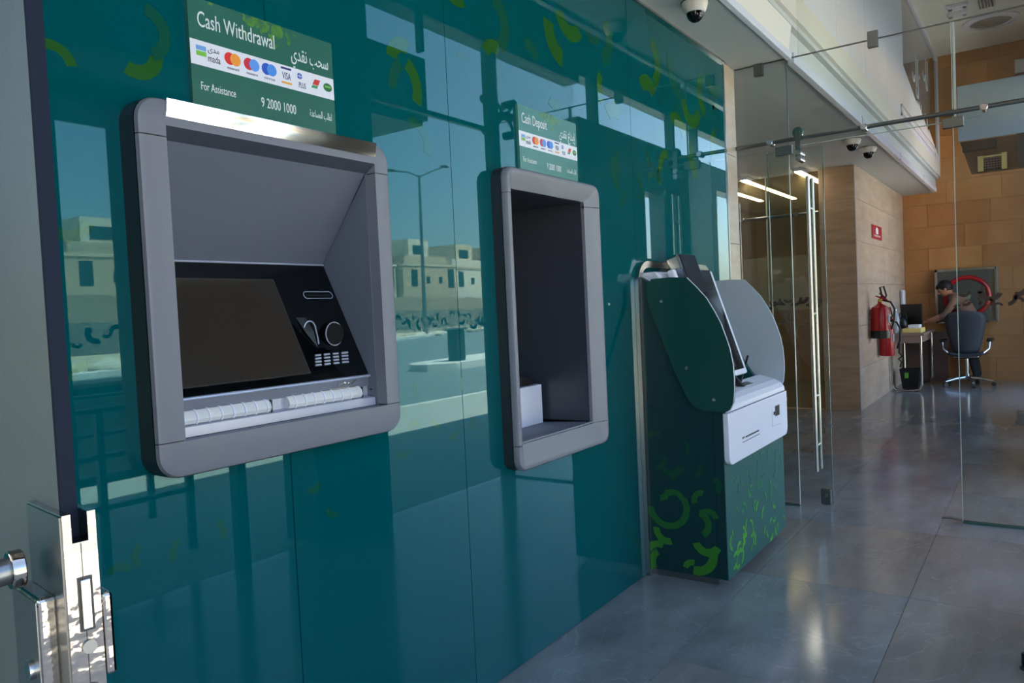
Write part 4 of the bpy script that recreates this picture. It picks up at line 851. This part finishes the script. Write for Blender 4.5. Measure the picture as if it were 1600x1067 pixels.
# ------------------------------------------------------------------ desk and the things about it
dk = thing('small_desk', 'taupe desk with rounded tubular steel legs against the pale stone wall', 'desk', (12.7, -.1, 0))
MB().box(12.1, 13.5, -.34, .108, .80, .84).build('desktop', M_DESK, dk, bevel=.006)
MB().box(12.12, 13.48, -.30, .09, .70, .80).build('apron', M_DESK, dk)
def legframe(x):
    return MB().tube([(x, .085, .80), (x, .085, .10), (x, .06, .03), (x, .0, .015), (x, -.20, .015), (x, -.27, .03), (x, -.295, .10), (x, -.295, .80)], .0135, 10)
legframe(12.16).build('leg_frame', M_STEEL, dk); legframe(13.4).build('leg_frame', M_STEEL, dk)
MB().box(13.42, 13.46, -.52, .1, .02, .80).build('modesty_panel', mat('brown_panel', (84, 62, 54), .5), dk)
t = thing('monitor', 'black computer monitor turned sideways on the small desk', 'monitor', (12.9, -.1, .84))
MB().obox((12.85, -.10, 1.07), ((.35, 1, 0), (1, -.35, .12), (-.12, 0, 1)), (.16, .018, .18)).build('screen_case', M_BLACK, t, bevel=.006); MB().cyl((12.88, -.1, .85), (12.88, -.1, .98), .02).box(12.78, 12.98, -.2, 0, .84, .852).build('stand', M_BLACK, t)
t = thing('black_bag', 'dark black bag slumped on the desk beside the bottle', 'bag', (12.72, .0, .84))
MB().sphere((12.72, .015, .953), .13, sc=(.6, .62, .86)).build('body', M_BLACK, t); MB().tube([(12.72, .06, 1.03), (12.72, .04, 1.12), (12.72, -.03, 1.12), (12.72, -.05, 1.03)], .01, 8).build('handle', M_BLACK, t)
t = thing('water_bottle', 'clear plastic water bottle standing on the near end of the desk', 'bottle', (12.2, .03, .84))
MB().lathe((12.2, .03, .841), (0, 0, 1), [(.05, 0), (.055, .02), (.052, .12), (.055, .2), (.05, .25), (.02, .31), (.018, .33)], 24).build('body', mat('pale_bottle', (150, 160, 168), .1), t); MB().cyl((12.2, .03, 1.171), (12.2, .03, 1.195), .02).build('cap', M_SIGNW, t)
t = tag(MB().box(12.14, 12.62, -.30, -.06, .841, .905).build('file_tray', M_YEL, bevel=.004), 'flat cream coloured box on the front of the desk', 'box')
t = tag(MB().box(12.2, 12.5, -.27, -.13, .906, .955).build('tissue_box', M_SIGNW, bevel=.004), 'small white carton lying on the cream box', 'box')
t = thing('intercom_handset', 'white wall telephone handset near the corner of the orange wall', 'telephone', (13.5, .11, 1.2))
MB().box(13.3, 13.42, .05, .118, 1.18, 1.47).build('body', M_WHITE, t, bevel=.02); MB().box(13.27, 13.30, .055, .085, 1.2, 1.45).build('receiver', M_WHITE, t, bevel=.01)
t = thing('waste_bin', 'black waste bin with a green label under the desk', 'bin', (12.5, -.1, 0))
bnm = MB(); bnm.loops([[(12.5+sx*a, -.11+sy*b, z) for sx, sy in ((-1, -1), (1, -1), (1, 1), (-1, 1))] for a, b, z in ((.09, .10, .012), (.12, .135, .30), (.125, .14, .30), (.115, .13, .295), (.085, .095, .02))], False)
bnm.add([(12.41, -.21, .012), (12.59, -.21, .012), (12.59, -.01, .012), (12.41, -.01, .012)], [(0, 1, 2, 3)]); bnm.build('tub', M_BLACK, t)
MB().obox((12.383, -.07, .21), ((0, 1, 0), (.1, 0, 1), (1, 0, -.1)), (.025, .04, .002)).build('label_sticker', M_K1, t)
t = tag(MB().tube([(12.3, .0, .70), (12.3, .01, .55), (12.3, -.03, .5), (12.3, .02, .46), (12.3, -.02, .42), (12.3, .0, .34)], .012, 8).build('cable_coil', M_BLACK), 'black coiled cable hanging under the desk', 'cable')

t = thing('floor_door_stop', 'small dark door stop on the floor tiles at the lower right edge', 'door stop', (3.30, -1.650, 0))
MB().cyl((3.30, -1.650, 0), (3.30, -1.650, .012), .026).build('base', M_DSTEEL, t); MB().cyl((3.30, -1.650, .012), (3.30, -1.650, .06), .02).build('buffer', M_BLACK, t, bevel=.004)

# ------------------------------------------------------------------ office chair
ch = thing('office_chair', 'dark mesh office chair on a polished five star base, its back to the viewer', 'chair', (13.05, -.79, 0))
cx, cy = 13.05, -.79
for i in range(5):
    a = math.radians(197+72*i); ex, ey = cx+.33*math.cos(a), cy+.33*math.sin(a)
    lg = MB().tube([(cx, cy, .13), (cx+.16*math.cos(a), cy+.16*math.sin(a), .115), (ex, ey, .075)], [.03, .022, .017], 10).build('base_leg', M_ALU, ch)
    MB().cyl((ex-.02*math.sin(a), ey+.02*math.cos(a), .031), (ex+.02*math.sin(a), ey-.02*math.cos(a), .031), .031, n=16).build('caster', M_BLACK, lg)
MB().cyl((cx, cy, .10), (cx, cy, .18), .035).cyl((cx, cy, .18), (cx, cy, .42), .022).build('gas_lift', M_ALU, ch)
MB().box(cx-.12, cx+.14, cy-.17, cy+.13, .41, .46).build('tilt_mechanism', M_BLACK, ch, bevel=.02)
MB().box(cx-.17, cx-.11, cy-.16, cy+.16, .43, .455).build('cross_bar', M_ALU, ch, bevel=.008)
st = MB(); nx = 8; ny = 10; vs_ = []
for j in range(ny+1):
    for i in range(nx+1):
        uu = i/nx*2-1; vv = j/ny*2-1; vs_.append((cx+.02+uu*.23, cy+vv*.25*(1-.12*abs(uu)), .50+.03*vv*vv-.03*max(0, uu)**2-.012))
st.add(vs_, [(j*(nx+1)+i, j*(nx+1)+i+1, (j+1)*(nx+1)+i+1, (j+1)*(nx+1)+i) for j in range(ny) for i in range(nx)], True)
so = st.build('seat', M_MESHF, ch); md = so.modifiers.new('thick', 'SOLIDIFY'); md.thickness = .045
bk = MB(); vs_ = []; nz = 12
for j in range(nz+1):
    q = j/nz; z = .50+.62*q; hw = (.15+.10*min(1, q*1.5)**.8) if q < .9 else .25-.05*((q-.9)/.1)**2
    if q < .05: hw = .14
    for i in range(nx+1):
        uu = i/nx*2-1; vs_.append((cx-.17-.10*q+.05*math.sin(q*PI)*.3-.05*uu*uu*-1, cy+uu*hw, z-.03*uu*uu*(q > .85)))
bk.add(vs_, [(j*(nx+1)+i, j*(nx+1)+i+1, (j+1)*(nx+1)+i+1, (j+1)*(nx+1)+i) for j in range(nz) for i in range(nx)], True)
bo = bk.build('backrest', M_MESHF, ch); md = bo.modifiers.new('thick', 'SOLIDIFY'); md.thickness = .02
for sg in (-1, 1):
    MB().tube([(cx-.13, cy+sg*.12, .44), (cx-.19, cy+sg*.22, .50), (cx-.16, cy+sg*.29, .56), (cx-.12, cy+sg*.30, .66)], .014, 8).build('arm_support', M_ALU, ch)
    MB().obox((cx-.02, cy+sg*.30, .68), ((1, 0, .05), (0, 1, 0), (-.05, 0, 1)), (.12, .045, .018)).build('armrest', M_BLACK, ch, bevel=.012)

# ------------------------------------------------------------------ person bending over the desk
def skin_mesh(name, joints, edges, root, m, parent, sub=2):
    me = bpy.data.meshes.new(name); me.from_pydata([j[0] for j in joints], edges, []); o = bpy.data.objects.new(name, me); C.objects.link(o)
    md = o.modifiers.new('skin', 'SKIN'); md.use_smooth_shade = True
    for i, j in enumerate(joints):
        s_ = me.skin_vertices[0].data[i]; r = j[1]; s_.radius = (r, r) if not isinstance(r, tuple) else r; s_.use_root = (i == root)
    sb_ = o.modifiers.new('sub', 'SUBSURF'); sb_.levels = sub; sb_.render_levels = sub
    dg = bpy.context.evaluated_depsgraph_get(); me2 = bpy.data.meshes.new_from_object(o.evaluated_get(dg)); bpy.data.objects.remove(o)
    me2.materials.clear(); me2.materials.append(m)
    for p in me2.polygons: p.use_smooth = True
    o = bpy.data.objects.new(name, me2); C.objects.link(o); o.parent = parent; o.matrix_parent_inverse = Matrix.Translation(-wloc(parent)); return o
pe = thing('person', 'person with black hair and brown shirt leaning left behind the office chair', 'person', (13.55, -.85, 0))
px_, py_ = 13.53, -.86
# one continuous body: legs, trunk, neck, arms
J = [((px_, py_, .93), (.14, .12)), ((px_, py_+.06, 1.08), (.13, .12)), ((px_, py_+.16, 1.22), (.14, .13)), ((px_, py_+.24, 1.31), (.11, .1)), ((px_, py_+.29, 1.36), .055), ((px_, py_+.33, 1.40), .05),
     ((px_-.09, py_, .88), .09), ((px_-.1, py_+.05, .48), .065), ((px_-.1, py_-.02, .1), .045), ((px_-.1, py_+.10, .045), .04),
     ((px_+.09, py_, .88), .09), ((px_+.1, py_+.03, .48), .065), ((px_+.1, py_-.05, .1), .045), ((px_+.1, py_+.07, .045), .04),
     ((px_-.18, py_+.22, 1.29), .06), ((px_-.22, py_+.36, 1.06), .045), ((px_-.2, py_+.56, .98), .034), ((px_-.2, py_+.62, .965), .03),
     ((px_+.13, py_+.22, 1.29), .055), ((px_+.15, py_+.36, 1.06), .045), ((px_+.14, py_+.56, .96), .034), ((px_+.14, py_+.62, .945), .03)]
E = [(0, 1), (1, 2), (2, 3), (3, 4), (4, 5), (0, 6), (6, 7), (7, 8), (8, 9), (0, 10), (10, 11), (11, 12), (12, 13), (3, 14), (14, 15), (15, 16), (16, 17), (3, 18), (18, 19), (19, 20), (20, 21)]
body = skin_mesh('body', J, E, 0, M_SHIRT, pe)
body.data.materials.append(M_TROUS); body.data.materials.append(M_SKIN); body.data.materials.append(M_BLACK)
for p in body.data.polygons:
    c = p.center
    if c.z < .09: p.material_index = 3
    elif c.z < .92 and c.y < py_+.16: p.material_index = 1
    elif c.y > py_+.44 or (c.z > 1.365 and c.y > py_+.25): p.material_index = 2
# head with face features, looking down left (+y)
hc_ = Vector((px_, py_+.375, 1.455)); Rh = Matrix.Rotation(math.radians(-32), 3, 'X')
hd = MB(); hd.sphere(hc_, .1, sc=(.78, .98, 1.14), R=Rh); hd.sphere(hc_+Rh @ Vector((0, .04, -.05)), .062, sc=(.9, .9, .9))
hd.sphere(hc_+Rh @ Vector((0, .105, -.01)), .018, sc=(.8, 1.1, 1.5))
for sg in (-1, 1): hd.sphere(hc_+Rh @ Vector((sg*.078, -.005, -.01)), .024, sc=(.35, .8, 1.2))
hd.build('head', M_SKIN, pe)
for sg in (-1, 1): MB().sphere(hc_+Rh @ Vector((sg*.03, .092, .012)), .009).build('eye', M_BLACK, pe)
MB().sphere(hc_+Rh @ Vector((0, .092, -.055)), .02, sc=(1, .4, .3)).build('mouth', mat('lips', (150, 84, 74), .5), pe)
hr = MB(); hr.sphere(hc_+Rh @ Vector((0, -.02, .025)), .108, sc=(.82, .95, 1.05), R=Rh); hr.sphere(hc_+Rh @ Vector((0, .02, .07)), .075, sc=(.9, 1.1, .7), R=Rh); hr.build('hair', M_HAIR, pe)
for sg in (-1, 1):
    w_ = Vector((px_+(-.2 if sg < 0 else .14), py_+.62, .965 if sg < 0 else .945))
    for f in range(4):
        o_ = (f-1.5)*.017; Lf = (.075, .085, .08, .062)[f]
        skin_mesh('finger', [((w_.x+o_*.6, w_.y, w_.z), .011), ((w_.x+o_, w_.y+.05, w_.z-.01), .0095), ((w_.x+o_*1.1, w_.y+.05+Lf*.5, w_.z-.025), .0085), ((w_.x+o_*1.1, w_.y+.05+Lf*.8, w_.z-.05), .007)], [(0, 1), (1, 2), (2, 3)], 0, M_SKIN, pe, 1)
    skin_mesh('thumb', [((w_.x, w_.y+.0, w_.z), .012), ((w_.x+sg*.03, w_.y+.03, w_.z-.01), .0105), ((w_.x+sg*.038, w_.y+.065, w_.z-.025), .009)], [(0, 1), (1, 2)], 0, M_SKIN, pe, 1)
